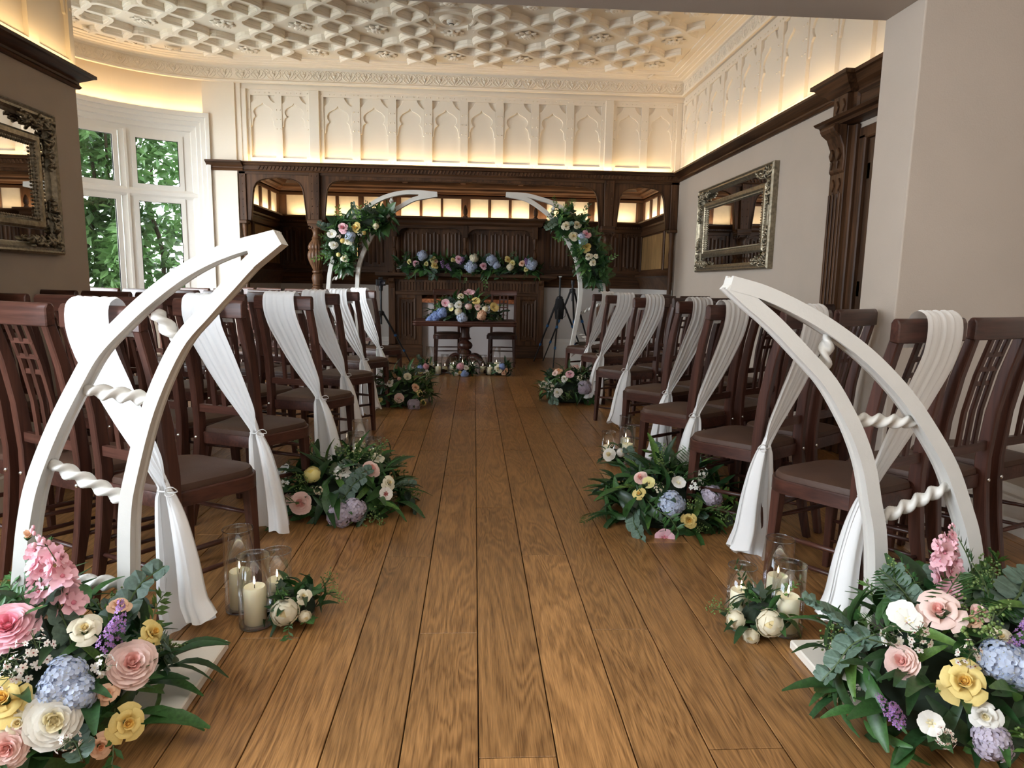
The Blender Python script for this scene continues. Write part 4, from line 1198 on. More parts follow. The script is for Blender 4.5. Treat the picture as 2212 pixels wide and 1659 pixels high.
Rr = [(plane_pts([a, b], YA2)) for a, b in (((1788, 722), (1776, 812)), ((1832, 905), (1978, 912)), ((1892, 1125), (2050, 1048)), ((1900, 1240), (2085, 1280)))]
arch('horn_arch', 'low white horn-shaped arch half with twisted rungs in front of the door-side chairs', YA2, Ro, Ri, Rr, .040, .062, group='low arch halves at the entrance')
for lab, x0, x1, y0, y1 in (('white painted base board under the low arch on the window side', -1.40, -.755, 1.64, 2.005), ('white painted base board under the low arch on the door side', 1.02, 1.66, 1.63, 1.962)):
    t = thing('arch_plinth', lab, 'plinth', ((x0 + x1) / 2, (y0 + y1) / 2, 0))
    MB().box(x0 - (x0 + x1) / 2, x1 - (x0 + x1) / 2, y0 - (y0 + y1) / 2, y1 - (y0 + y1) / 2, 0, .030).build('board', M['white_paint'], t, bevel=.004)
YF1 = 8.22
Fo = plane_pts([(710, 622), (717, 571), (735, 520), (760, 480), (791, 450), (827, 428), (868, 417), (908, 416), (944, 420)], YF1)
Fi = plane_pts([(772, 625), (775, 579), (785, 546), (799, 517), (815, 488), (835, 467), (851, 455), (876, 440), (900, 429), (944, 421)], YF1)
Fo = [(Fo[0][0] - .03, .03), (Fo[0][0] - .025, .55)] + Fo; Fi = [(Fi[0][0] - .03, .03), (Fi[0][0] - .015, .55)] + Fi
Fr = [plane_pts([a, b], YF1) for a, b in (((846, 424), (844, 463)), ((774, 470), (788, 542)), ((716, 605), (775, 580)), ((709, 690), (770, 720)))]
arch('tall_arch', 'tall white horn-shaped arch half behind the window-side rows, flowers on its shoulder', YF1, Fo, Fi, Fr, .046, .07, group='tall arch halves by the signing table')
Go = plane_pts([(1093, 420), (1134, 422), (1170, 431), (1198, 441), (1225, 458), (1258, 488), (1280, 525), (1295, 572), (1304, 635)], YF1)
Gi = plane_pts([(1093, 421), (1134, 430), (1161, 445), (1188, 467), (1205, 487), (1232, 532), (1244, 560), (1249, 585), (1253, 610), (1253, 640), (1249, 675), (1244, 700), (1237, 737), (1228, 775)], YF1)
Go = Go + [(Go[-1][0] + .03, .55), (Go[-1][0] - .02, .03)]; Gi = Gi + [(Gi[-1][0] - .012, .03)]
Gr = [plane_pts([a, b], YF1) for a, b in (((1197, 443), (1190, 470)), ((1238, 545), (1285, 520)), ((1253, 591), (1299, 616)), ((1253, 677), (1304, 652)), ((1246, 715), (1296, 752)))]
arch('tall_arch', 'tall white horn-shaped arch half beside the pair of tripods, flowers on its shoulder', YF1, Go, Gi, Gr, .046, .07, group='tall arch halves by the signing table')
for lab, x in (('white base board under the tall arch on the window side', Fi[0][0] - .18), ('white base board under the tall arch on the door side', Gi[-1][0] + .17)):
    t = thing('arch_plinth', lab, 'plinth', (x, YF1 - .02, 0))
    MB().box(-.34, .34, -.16, .16, 0, .028).build('board', M['white_paint'], t, bevel=.004)


# ============================================================ MIRRORS
def mirror(label, T, half_w, z0, z1):
    t = thing('wall_mirror', label, 'mirror', T.translation, 0, 'framed wall mirrors')
    T = Matrix.Translation(-T.translation) @ T
    H = half_w
    loop = lambda m: [(-H + m, 0, z0 + m), (H - m, 0, z0 + m), (H - m, 0, z1 - m), (-H + m, 0, z1 - m)]
    MB(T).box(-H + .02, H - .02, 0, .012, z0 + .02, z1 - .02).build('border_glass', M['mirror'], t)
    MB(T).sweep(loop(.035), [(-.035, 0), (-.035, .045), (-.022, .058), (-.010, .050), (.005, .052), (.022, .034), (.030, .030), (.035, .012), (.035, 0)], up=(0, 1, 0), loop=True).build('outer_frame', M['silver'], t)
    q = .185
    MB(T).sweep(loop(q), [(-.032, .01), (-.030, .030), (-.015, .042), (.012, .042), (.026, .030), (.032, .012)], up=(0, 1, 0), loop=True).build('inner_frame', M['silver'], t)
    MB(T).box(-H + q + .03, H - q - .03, .012, .016, z0 + q + .03, z1 - q - .03).build('centre_glass', M['mirror'], t)
    bd = MB(T); pr = .022
    def bead(x, z): bd.ball((x, .035, z), .009, 6, 4)
    nx = int((2 * H - 2 * q - .07) / pr); nz = int((z1 - z0 - 2 * q - .07) / pr)
    for i in range(nx + 1):
        for z in (z0 + q + .035, z1 - q - .035): bead(-H + q + .035 + i * (2 * H - 2 * q - .07) / nx, z)
    for i in range(1, nz):
        for x in (-H + q + .035, H - q - .035, -H + q - .035, H - q + .035): bead(x, z0 + q + .035 + i * (z1 - z0 - 2 * q - .07) / nz)
    bd.build('beading', M['silver'], t, smooth=1)['kind'] = 'stuff'
    rr = random.Random(11)
    for sx in (-1, 1):
        for sz in (0, 1):
            c = MB(T); cx = sx * (H - .075); cz = z1 - .075 if sz else z0 + .075; dz = -1 if sz else 1
            for k in range(16):
                along = (k % 8) / 7 * .26
                px, pz = (cx - sx * along, cz) if k < 8 else (cx, cz + dz * along)
                for m_ in range(3):
                    a = rr.uniform(0, 6.28); L = rr.uniform(.035, .065) * (1 - along * 1.6)
                    P0 = V((px + rr.uniform(-.02, .02), .03, pz + rr.uniform(-.02, .02)))
                    pts = bez([P0, P0 + V((cos(a) * L * .5, .030, sin(a) * L * .5)), P0 + V((cos(a + .9) * L, .012, sin(a + .9) * L))], 3)
                    c.tube(pts, [.009, .013, .011, .010, .009, .006, .003], 5, up=(0, 1, 0))
            c.build('corner_carving', M['silver'], t, smooth=1)
    return t


mirror('antique silver framed mirror with carved corners on the wall by the door', wall_T(XR, 6.715, 0, -1, -1, 0), .965, 1.312, 2.212)
mirror('antique silver framed mirror with carved corners near the window', wall_T(XL, 3.81, 0, -1, 1, 0), .965, 1.280, 2.178)


# ============================================================ SIGNING TABLE
TX, TY = -.115, 8.88
tb = thing('pedestal_table', 'dark mahogany pedestal table with flowers on top before the fireplace', 'table', (TX, TY, 0))
top = MB(); zt = .665
def rrect(hx, hy, r, n=5):
    return [(sx * (hx - r) + r * cos(a), sy * (hy - r) + r * sin(a)) for sx, sy, a0 in ((1, 1, 0), (-1, 1, pi / 2), (-1, -1, pi), (1, -1, 1.5 * pi)) for a in [a0 + pi / 2 * i / n for i in range(n + 1)]]
o1 = rrect(.66, .37, .05); n = len(o1)
lv = [(.985, zt - .062), (1.0, zt - .052), (1.0, zt - .030), (.985, zt - .022), (1.0, zt - .012), (.992, zt)]
top.add([(x * k, y * k, z) for k, z in lv for x, y in o1], [(r * n + i, r * n + (i + 1) % n, (r + 1) * n + (i + 1) % n, (r + 1) * n + i) for r in range(5) for i in range(n)] + [tuple(range(n - 1, -1, -1)), tuple(5 * n + i for i in range(n))])
top.build('table_top', M['chair_x'], tb, smooth=.6)
MB().lathe([(.11, .605), (.10, .58), (.06, .565), (.055, .50), (.065, .44), (.085, .42), (.045, .405), (.05, .395), (.092, .36), (.100, .33), (.085, .295), (.05, .28), (.075, .262), (.085, .245), (.08, .23), (.12, .225), (.125, .205), (.11, .195), (.11, .13), (.0, .13)], 28).build('pedestal', M['chair_z'], tb, smooth=.6)
for k in range(4):
    a = pi / 4 + k * pi / 2
    p = bez([V((cos(a) * r, sin(a) * r, z)) for r, z in ((.08, .17), (.18, .185), (.27, .15), (.33, .08), (.37, .03))], 4)
    MB().tube(p, [.045 - .02 * i / (len(p) - 1) for i in range(len(p))], 10).ball((cos(a) * .375, sin(a) * .375, .027), (.045, .035, .027), 10, 6).build('claw_foot', M['chair_y'], tb, smooth=1)


# ============================================================ TRIPODS
def tripod(label, x, y, h_apex, spread, rot, col_h, head=True):
    t = thing('tripod', label, 'tripod', (x, y, 0), rot, 'camera tripods')
    ap = V((0, 0, h_apex))
    MB().lathe([(.035, -.03), (.045, -.01), (.045, .02), (.025, .035), (0, .035)], 12, (0, 0, h_apex)).build('spider', M['black'], t, smooth=.6)
    MB().lathe([(.014, h_apex - .15), (.014, h_apex + col_h)], 10).build('centre_column', M['black'], t)
    if head:
        MB().lathe([(.022, 0), (.026, .02), (.026, .05), (.03, .055), (.03, .07), (0, .07)], 12, (0, 0, h_apex + col_h)).build('ball_head', M['black'], t, smooth=.6)
    for k in range(3):
        a = k * 2 * pi / 3
        foot = V((cos(a) * spread, sin(a) * spread, .004)); s0 = ap + V((cos(a) * .03, sin(a) * .03, 0))
        l = MB()
        for q0, q1, r in ((0, .42, .015), (.42, .72, .012), (.72, 1.0, .009)):
            l.tube([s0.lerp(foot, q0), s0.lerp(foot, q1)], r, 8)
        lo = l.build('leg', M['black'], t, smooth=.6)
        for q, r in ((.42, .020), (.72, .017)):
            MB().tube([s0.lerp(foot, q - .018), s0.lerp(foot, q + .018)], r, 10).build('lock_collar', M['blue_ring'], lo, smooth=.6, label='blue anodised leg lock')
    return t


tripod('black tripod carrying a camera beside the window-side arch', -1.265, 9.3, .72, .42, .3, .30)
ct = thing('camera', 'black camera mounted on the tripod near the mantelpiece', 'camera', (-1.265, 9.3, 1.09), .25)
MB().box(-.065, .065, -.03, .03, .0, .085).box(-.028, .028, -.03, .03, .085, .115).build('body', M['black'], ct, bevel=.008, seg=2)
MB().lathe([(.036, 0), (.038, .03), (.036, .075), (.032, .08), (.026, .074), (0, .070)], 18, T=Matrix.Translation((.01, -.03, .042)) @ Matrix.Rotation(pi / 2, 4, 'X')).build('lens', M['lens'], ct, smooth=.6)
MB().tube(bez([(-.062, 0, .02), (-.075, -.01, -.1), (-.07, 0, -.2), (-.072, 0, -.25)], 4), .003, 5).build('strap', M['arch_white'], ct, label='pale wrist strap')
tripod('black tripod with blue leg locks and a hanging bag by the fireplace', 1.22, 9.65, .95, .46, 2.35, .30, False)
tripod('black tripod with blue leg locks half behind the door-side arch', 1.43, 9.85, 1.06, .44, .55, .08)
MB().box(-.02, .02, -.012, .012, 0, .012).build('phone_clamp', M['trim_white'], None)
bpy.data.objects['phone_clamp'].location = (1.22, 9.65, 1.252)
tag(bpy.data.objects['phone_clamp'], 'small white clip on top of the tripod column by the fireplace', 'clip')
bag = thing('pouch', 'black fabric pouch with a cable hanging from the tripod by the fireplace', 'pouch', (1.21, 9.60, .66))
MB().grid(lambda u, v: ((.055 + .012 * sin(pi * v)) * (abs(cos(2 * pi * u)) ** .5) * (1 if cos(2 * pi * u) > 0 else -1), .03 * sin(2 * pi * u) - .02, .29 * v - .0), 18, 8, closed_u=True).add([(-.05, -.05, 0), (.05, -.05, 0), (.05, .01, 0), (-.05, .01, 0)], [(0, 1, 2, 3)]).build('bag', M['black_cloth'], bag, smooth=1)
MB().tube(bez([(.05, -.02, .25), (.085, -.03, .15), (.09, -.03, .06), (.06, -.02, .02)], 5), .004, 5).build('cable', M['black'], bag)
MB().tube([(0, -.02, .28), (0, .03, .335)], .006, 5).build('hanging_loop', M['black_cloth'], bag)


# ============================================================ CANDLES
def candle(label, x, y, z, r, h, group, lit=True):
    c = thing('pillar_candle', label, 'candle', (x, y, z), 0, group)
    MB().lathe([(r * .97, 0), (r, .004), (r, h - .006), (r * .93, h), (r * .75, h - .003), (r * .2, h - .007), (0, h - .007)], 24).build('wax', M['wax'], c, smooth=.7)
    MB().tube([(0, 0, h - .008), (.001, 0, h + .008)], .0014, 5).build('wick', M['wick'], c)
    if lit:
        MB().lathe([(.001, .003), (.0034, .008), (.0038, .013), (.0027, .021), (.0010, .029), (0, .032)], 10, (0, 0, h + .004)).build('flame', M['flame'], c, smooth=1)
    return c


def jar(label, x, y, r, h, group):
    t = thing('glass_cylinder', label, 'candle holder', (x, y, 0), 0, group)
    MB().lathe([(r, .012), (r, h - .002)], 36).build('wall', M['jar'], t, smooth=1)
    MB().tube([(r * cos(a), r * sin(a), h - .001) for a in [2 * pi * i / 36 for i in range(37)]], .0014, 6).build('rim', M['jar_thick'], t, smooth=1)
    MB().lathe([(0, 0), (r * .9, 0), (r, .003), (r, .012), (r * .96, .013), (0, .010)], 36).build('base', M['jar_thick'], t, smooth=.6)
    return t


def lantern(px, pyb, pyr, pyc, r, cr, lab, group, lit=True):
    """px: centre column; pyb: where the centre of the foot meets the floor; pyr: rim centre; pyc: candle top"""
    p = fl(px, pyb)
    h = atY(px, pyr, p.y).z; hc = atY(px, pyc, p.y).z - .012
    jar(f'{lab[0]} clear glass cylinder {lab[1]}', p.x, p.y, r, h, group)
    candle(f'ivory candle in the {lab[0]} glass cylinder {lab[1]}', p.x, p.y, .012, cr, hc, 'pillar candles')


GJ = 'glass candle cylinders on the floor'
e1 = 'by the first window-side chair'
lantern(521, 1316, 1141, 1232, .050, .036, ('tall rearmost', e1), GJ)
lantern(553, 1350, 1199, 1266, .052, .036, ('front', e1), GJ)
lantern(601, 1312, 1190, 1250, .050, .036, ('short rear', e1), GJ)
e2 = 'by the first door-side chair'
lantern(1597, 1332, 1222, 1274, .0485, .036, ('short outer', e2), GJ)
lantern(1674, 1322, 1163, 1242, .0485, .036, ('tall rearmost', e2), GJ)
lantern(1696, 1366, 1218, 1286, .052, .038, ('front', e2), GJ)
e3 = 'behind the window-side aisle flowers'
lantern(769, 1030, 934, 976, .050, .037, ('nearest', e3), GJ)
lantern(807, 1022, 946, 981, .050, .037, ('shortest', e3), GJ)
lantern(779, 1002, 908, 958, .050, .037, ('tallest', e3), GJ)
e4 = 'by the fourth door-side row'
lantern(1313, 987, 932, 962, .046, .034, ('shortest', e4), GJ)
lantern(1350, 983, 898, 946, .046, .034, ('tallest', e4), GJ)
lantern(1354, 1000, 921, 958, .046, .036, ('nearest', e4), GJ)
e5 = 'in the candle row'
names5 = ['first tall', 'second short', 'third medium', 'fourth medium', 'fifth tall', 'sixth medium', 'seventh medium', 'eighth short', 'ninth tall']
for i, (x, yb, yr_, yc) in enumerate(((929, 806, 749, 782), (946, 809, 784, 792), (961, 805, 766, 791), (979, 808, 771, 788), (999, 806, 755, 783), (1021, 807, 772, 788), (1043, 806, 767, 791), (1058, 810, 784, 793), (1072, 805, 750, 783))):
    lantern(x, yb, yr_, yc, .052, .036, (names5[i], 'of the candle row, counted from the window'), GJ)
e6 = 'behind the far window-side flowers'
jp = fl(868, 803); jar(f'empty looking glass cylinder, first of two {e6}', jp.x, jp.y, .05, .10, GJ)
jp = fl(886, 801); jar(f'empty looking glass cylinder, second of two {e6}', jp.x, jp.y, .05, .11, GJ)


# ============================================================ SMALL THINGS LEFT ON THE SEATS
for px, py, w in ((1256, 745, 'first'), (1298, 763, 'second')):
    p = fl(px, py, .476)
    t = thing('folded_card', f'dark folded card lying on a door-side seat, {w} of two from the fireplace end', 'card', p, .5)
    MB().add([(-.06, -.05, 0), (.06, -.05, 0), (.06, .012, .035), (-.06, .012, .035), (.06, .06, 0), (-.06, .06, 0)], [(0, 1, 2, 3), (3, 2, 4, 5)]).build('card', M['black'], t)


# ============================================================ FLOWERS
FR = random.Random(21)
GA = 2.39996


def petal_patch(b, phi, w, r0, r1, z0, z1, mi, curl=0.0, cup=0.0, nu=5, nv=4, ruf=0.0, seed=0.0, tip=0.15):
    def f(u, v):
        uu = 2 * u - 1
        e = v ** 1.0
        ww = w * (0.35 + 0.65 * sin(min(1, v * 1.15 + .12) * pi * .62))
        a = phi + uu * ww
        r = r0 + (r1 - r0) * (v ** 1.25) - cup * uu * uu * v
        z = z0 + (z1 - z0) * sin(v * pi / 2) - tip * uu * uu * v * abs(z1 - z0) - curl * max(0, v - .65) ** 2 * 6
        if ruf:
            z += ruf * sin(uu * 7 + seed) * v; r += ruf * .7 * sin(uu * 9 + seed * 2) * v
        return (r * cos(a), r * sin(a), z)
    b.grid(f, nu, nv, mi)


FM = {}


def flower_mesh(kind, colour, var=0):
    key = (kind, colour, var)
    if key in FM: return FM[key]
    r = random.Random(hash(kind) % 1000 + var * 17 if False else (len(kind) * 31 + var * 17 + len(colour)))
    b = MB(); mats = list(PET[colour]) + [M['stem'], M['leaf_mid']]
    if kind == 'rose':
        n = 17
        for i in range(n):
            t = i / (n - 1)
            if t < .45:
                petal_patch(b, i * GA, 1.5 - t, .05 + .10 * t, .10 + .42 * t, -.15, .50 - .10 * t, 1 if t < .3 else 0, .0, .0, 6, 4, .01, i, .1)
            else:
                q = (t - .45) / .55
                petal_patch(b, i * GA, .80 - .12 * q, .14, .42 + .58 * q, -.22, .42 - .32 * q, 0, .10 + .12 * q, .10 * q, 6, 5, .02, i, .12)
        b.ball((0, 0, .16), (.11, .11, .26), 6, 5, 1)
        b.lathe([(0, -.3), (.14, -.24), (.16, -.12)], 6, mi=2)
    elif kind == 'peony':
        n = 34
        for i in range(n):
            t = i / (n - 1)
            q = t
            petal_patch(b, i * GA + r.uniform(-.2, .2), 1.0 - .35 * q, .05 + .05 * q, .12 + .85 * q ** .8, -.25, .52 - .48 * q ** 1.5 + r.uniform(-.05, .05), 1 if t < .22 else 0, -.10 + .05 * q, .06, 5, 4, .035, i * 1.7, .15)
        b.ball((0, 0, .12), (.17, .17, .22), 7, 5, 1)
        b.lathe([(0, -.3), (.14, -.26), (.16, -.16)], 6, mi=2)
    elif kind == 'ball':                          # tight cabbage-like bloom: petals hug a sphere
        n = 22
        for i in range(n):
            t = i / (n - 1); el = (1.45 - 1.75 * t)
            R = .62 + .28 * t
            a0 = i * GA
            def f(u, v, a0=a0, el=el, R=R, i=i, t=t):
                uu = 2 * u - 1
                e = el - .55 + 1.0 * v - .25 * uu * uu
                a = a0 + uu * (.55 + .25 * (1 - t)) / max(.45, cos(min(1.2, max(-1.2, e)))) * .8
                rr = R * (1 + .05 * v + .02 * sin(uu * 6 + i))
                return (rr * cos(e) * cos(a), rr * cos(e) * sin(a), rr * sin(e) * .92)
            b.grid(f, 5, 4, 1 if t < .25 else 0)
        b.ball((0, 0, 0), .55, 8, 6, 1)
    elif kind == 'anemone':
        for i in range(8):
            petal_patch(b, i * 2 * pi / 8 + (i % 2) * .1, .50, .05, .95, -.05 + (i % 2) * .05, .28, 0, .05, .08, 5, 4, .03, i)
        for i in range(6):
            petal_patch(b, i * 2 * pi / 6 + .3, .35, .05, .35, 0, .18, 1, 0, .05, 4, 3, .02, i)
        b.ball((0, 0, .08), .13, 8, 5, 1)
    elif kind == 'lily':
        for i in range(6):
            petal_patch(b, i * pi / 3 + (i % 2) * .1, .62, .05, .92, -.2, .38 - .08 * (i % 2), 0, .14, .05, 6, 5, .05, i, .2)
        for i in range(5):
            b.tube([(0, 0, 0), (.1 * cos(i * 1.25), .1 * sin(i * 1.25), .35)], .02, 4, 1)
    elif kind == 'hydrangea':
        n = 52
        for i in range(n):
            t = (i + .5) / n; el = math.asin(1 - 1.3 * t); a = i * GA; R = .82 + .1 * sin(i * 3.3)
            c = V((cos(el) * cos(a), cos(el) * sin(a), sin(el) * .85)) * R
            Q = c.to_track_quat('Z', 'Y').to_matrix() @ Matrix.Rotation(i * 1.1, 3, 'Z')
            for k in range(4):
                an = k * pi / 2
                pts = [(0, 0, .02), (.10, -.13, .06), (.25, -.12, .03), (.30, 0, -.02), (.25, .12, .03), (.10, .13, .06)]
                rot = Matrix.Rotation(an, 3, 'Z')
                b.add([c + Q @ (rot @ V(p)) for p in pts], [(0, 1, 2, 3), (0, 3, 4, 5)], 0)
            b.ball(c + Q @ V((0, 0, .04)), .035, 4, 3, 1)
        b.ball((0, 0, 0), .70, 10, 7, 0)
    elif kind in ('blossom', 'wax', 'lilac', 'small'):
        cfg = {'blossom': (11, 1.9, .42, 5, .16), 'wax': (16, 1.1, .17, 5, .5), 'lilac': (46, 2.0, .15, 4, .42), 'small': (12, .9, .26, 5, .5)}[kind]
        n, H, s_, np_, spread = cfg
        pts = bez([V((0, 0, -.3)), V((.03, .02, H * .3)), V((.12, .04, H * .7)), V((.30, .05, H))], 4)
        b.tube(pts, [.03 - .02 * i / (len(pts) - 1) for i in range(len(pts))], 5, 2)
        for i in range(n):
            t = i / n
            base = pts[int(t * (len(pts) - 1) * .95 + .05 * len(pts))]
            a = i * GA
            rad = spread * (1 - t * .75) if kind == 'lilac' else (spread * r.uniform(.5, 1.0))
            if kind == 'blossom': rad = .20 * (1 - .5 * t); base = pts[int(len(pts) * (.15 + .70 * t))]
            d = V((cos(a), sin(a), r.uniform(.1, .9))).normalized()
            c = base + d * rad
            if kind in ('wax', 'small'): b.tube([base - V((0, 0, .1)), c], .012, 4, 2)
            Q = d.to_track_quat('Z', 'Y').to_matrix() @ Matrix.Rotation(r.uniform(0, 6), 3, 'Z')
            fs_ = s_ * (1 - .35 * t) * r.uniform(.8, 1.15)
            for k in range(np_):
                rot = Matrix.Rotation(k * 2 * pi / np_, 3, 'Z')
                w = .55 if np_ == 5 else .6
                pp = [(0, 0, 0), (.45, -w * .6, .14), (.9, -w * .55, .22), (1.0, 0, .18), (.9, w * .55, .22), (.45, w * .6, .14)]
                b.add([c + Q @ (rot @ (V(p) * fs_)) for p in pp], [(0, 1, 2, 3), (0, 3, 4, 5)], 0)
                if kind == 'blossom':
                    rot = Matrix.Rotation(k * 2 * pi / np_ + .6, 3, 'Z')
                    b.add([c + Q @ (rot @ (V((p[0] * .65, p[1] * .7, p[2] + .25 * p[0])) * fs_)) for p in pp], [(0, 1, 2, 3), (0, 3, 4, 5)], 0)
            b.ball(c + Q @ V((0, 0, fs_ * .12)), fs_ * .20, 5, 3, 1)
        if kind == 'blossom':
            for k in range(4):
                q = pts[-1] + V((.10 * k - .05, .05 * (k % 2), .10 + .06 * (k % 3)))
                b.tube([pts[-1], q], .012, 4, 2); b.ball(q, (.06, .06, .085), 6, 5, 0)
    elif kind == 'bud':
        for i in range(6):
            petal_patch(b, i * GA, 1.1, .1, .32 + .18 * (i / 5), -.45, .55 - .12 * i / 5, 0, -.05, -.12, 5, 4, .01, i, .3)
        b.ball((0, 0, -.05), (.33, .33, .5), 7, 5, 1)
        b.lathe([(0, -.65), (.18, -.5), (.36, -.25), (.30, -.1)], 6, mi=3)
    FM[key] = b.mesh({'ball': 'ranunculus', 'wax': 'waxflower', 'blossom': 'blossom_spray', 'lilac': 'lilac_spray', 'small': 'daisy_spray', 'bud': 'rosebud'}.get(kind, kind), mats, 1)
    return FM[key]


FNAME = {'ball': 'ranunculus', 'wax': 'waxflower', 'blossom': 'blossom_spray', 'lilac': 'lilac_spray', 'small': 'daisy_spray', 'bud': 'rosebud'}


def leaf_shape(L, Wd, fold, droop, prof, nv=6):
    """leaf along +Y, face up +Z"""
    b = MB(); vs = []
    for i in range(nv):
        t = i / (nv - 1); w = Wd * prof(t); y = L * t; z = -droop * t * t + .10 * L * sin(pi * t) * .6
        vs += [(-w, y, z + fold * w), (0, y, z), (w, y, z + fold * w)]
    fs = []
    for i in range(nv - 1):
        fs += [(i * 3, i * 3 + 1, i * 3 + 4, i * 3 + 3), (i * 3 + 1, i * 3 + 2, i * 3 + 5, i * 3 + 4)]
    return vs, fs


lance = lambda t: sin(pi * min(1, t * .93 + .03)) ** .75 * (1 - .25 * t)
LV = [leaf_shape(1, .13, .5, .25, lance), leaf_shape(1, .15, .6, .10, lance), leaf_shape(1, .11, .4, .45, lance), leaf_shape(1, .17, .45, .30, lance)]
LEAF = [MB().add(*v).mesh('leaf', M[m], 1) for v in LV for m in ('leaf_dark', 'leaf_mid')] + [MB().add(*LV[0]).mesh('leaf', M['leaf_light'], 1)]
ivy_o = [(0, 0), (.16, -.08), (.42, -.02), (.36, .20), (.52, .42), (.26, .46), (.20, .66), (0, 1.0), (-.20, .66), (-.26, .46), (-.52, .42), (-.36, .20), (-.42, -.02), (-.16, -.08)]


def ivy_mesh(m):
    vs = [(0, .3, .0)] + [(x, y, -.18 * abs(x) - .12 * max(0, y - .3)) for x, y in ivy_o]; n = len(ivy_o)
    return MB().add(vs, [(0, 1 + i, 1 + (i + 1) % n) for i in range(n)]).mesh('ivy_leaf', m)


IVY = [ivy_mesh(M['leaf_dark']), ivy_mesh(M['leaf_mid'])]


def sprig_mesh(kind, seed=0):
    r = random.Random(seed); b = MB()
    if kind == 'eucalyptus_sprig':
        sp = bez([V((0, 0, 0)), V((.04, .35, .08)), V((-.03, .7, .08)), V((.02, 1.0, 0))], 4)
        b.tube(sp, .012, 4, 1)
        for i in range(1, 9):
            for s_ in (-1, 1):
                c = sp[min(len(sp) - 1, int(i / 9 * len(sp)))]; q = .145 * (1 - .5 * i / 9)
                vs = [(c.x, c.y, c.z)] + [tuple(c + V((s_ * (q + q * cos(a)), q * .95 * sin(a) + .03, .05 * cos(a) + r.uniform(-.02, .02)))) for a in [2 * pi * k / 9 for k in range(9)]]
                b.add(vs, [(0, 1 + k, 1 + (k + 1) % 9) for k in range(9)], 0)
        return b.mesh(kind, [M['leaf_euca'], M['stem']])
    if kind == 'fern_frond':
        for i in range(15):
            t = i / 15
            for s_ in (-1, 1):
                L = .30 * sin(pi * (t * .85 + .12)); y = t; z = .12 * sin(t * 3)
                b.add([(0, y, z), (s_ * L * .6, y + .03 + L * .25, z - .01), (s_ * L, y + .02 + L * .5, z - .05), (s_ * L * .55, y - .015 + L * .3, z - .02)], [(0, 1, 2, 3)], 0)
        b.tube([(0, 0, 0), (0, .5, .12), (0, 1, .02)], .008, 4, 1)
        return b.mesh(kind, [M['leaf_mid'], M['stem']])
    if kind == 'berry_sprig':
        for k in range(5):
            p = V((0, .30 + .1 * k, .03)); d = V((r.uniform(-.4, .4), .5, r.uniform(0, .4)))
            b.tube([p, p + d * .5], .008, 4, 1)
            for j in range(10):
                c = p + d * r.uniform(.25, .62) + V((r.uniform(-.09, .09), r.uniform(-.09, .09), r.uniform(-.09, .09)))
                b.ball(c, r.uniform(.016, .028), 5, 4, 0)
        b.tube([(0, 0, 0), (0, .5, .05), (0, .8, .04)], .010, 4, 1)
        return b.mesh(kind, [M['berry'], M['stem']], 1)
    if kind == 'leafy_sprig':
        sp = bez([V((0, 0, 0)), V((.03, .4, .10)), V((-.02, .75, .10)), V((.04, 1.05, .02))], 4)
        b.tube(sp, .009, 4, 1)
        for i in range(2, 16):
            c = sp[min(len(sp) - 1, int(i / 16 * len(sp)))]; s_ = 1 if i % 2 else -1
            for k in range(2):
                d = V((s_ * r.uniform(.6, 1), r.uniform(.3, .9), r.uniform(-.2, .5))).normalized(); L = r.uniform(.14, .24)
                sd = d.cross(V((0, 0, 1))).normalized() * L * .17
                b.add([c, c + d * L * .5 + sd, c + d * L, c + d * L * .5 - sd + V((0, 0, .01))], [(0, 1, 2, 3)], 0)
        return b.mesh(kind, [M['leaf_mid'] if seed % 2 else M['leaf_light'], M['stem']])


SPR = {k: [sprig_mesh(k, s_) for s_ in (1, 2)] for k in ('eucalyptus_sprig', 'fern_frond', 'berry_sprig', 'leafy_sprig')}


def hit(px, py, c, r):
    """where a line of sight meets an ellipsoid: used to set each bloom on the surface of its mound"""
    d = ray(px, py); o = V((0, 0, HC)) - V(c)
    d = V((d.x / r[0], d.y / r[1], d.z / r[2])); o = V((o.x / r[0], o.y / r[1], o.z / r[2]))
    a = d.dot(d); b = 2 * o.dot(d); cc = o.dot(o) - 1
    D = b * b - 4 * a * cc
    t = (-b - sqrt(D)) / (2 * a) if D > 0 else -b / (2 * a)
    p = o + d * t
    n = V((p.x / r[0], p.y / r[1], p.z / r[2])).normalized()
    return V((p.x * r[0], p.y * r[1], p.z * r[2])), n


def frame(loc, z, spin, s):
    q = V(z).to_track_quat('Z', 'Y').to_matrix() @ Matrix.Rotation(spin, 3, 'Z')
    m = q.to_4x4() @ Matrix.Scale(s, 4); m.translation = loc
    return m


def leaf_frame(loc, d, up, s, sw=1.0):
    y = V(d).normalized(); x = y.cross(V(up))
    if x.length < 1e-4: x = y.cross(V((1, 0, 0)))
    x.normalize(); z = x.cross(y)
    m = Matrix((x * s * sw, y * s, z * s)).transposed().to_4x4(); m.translation = loc
    return m


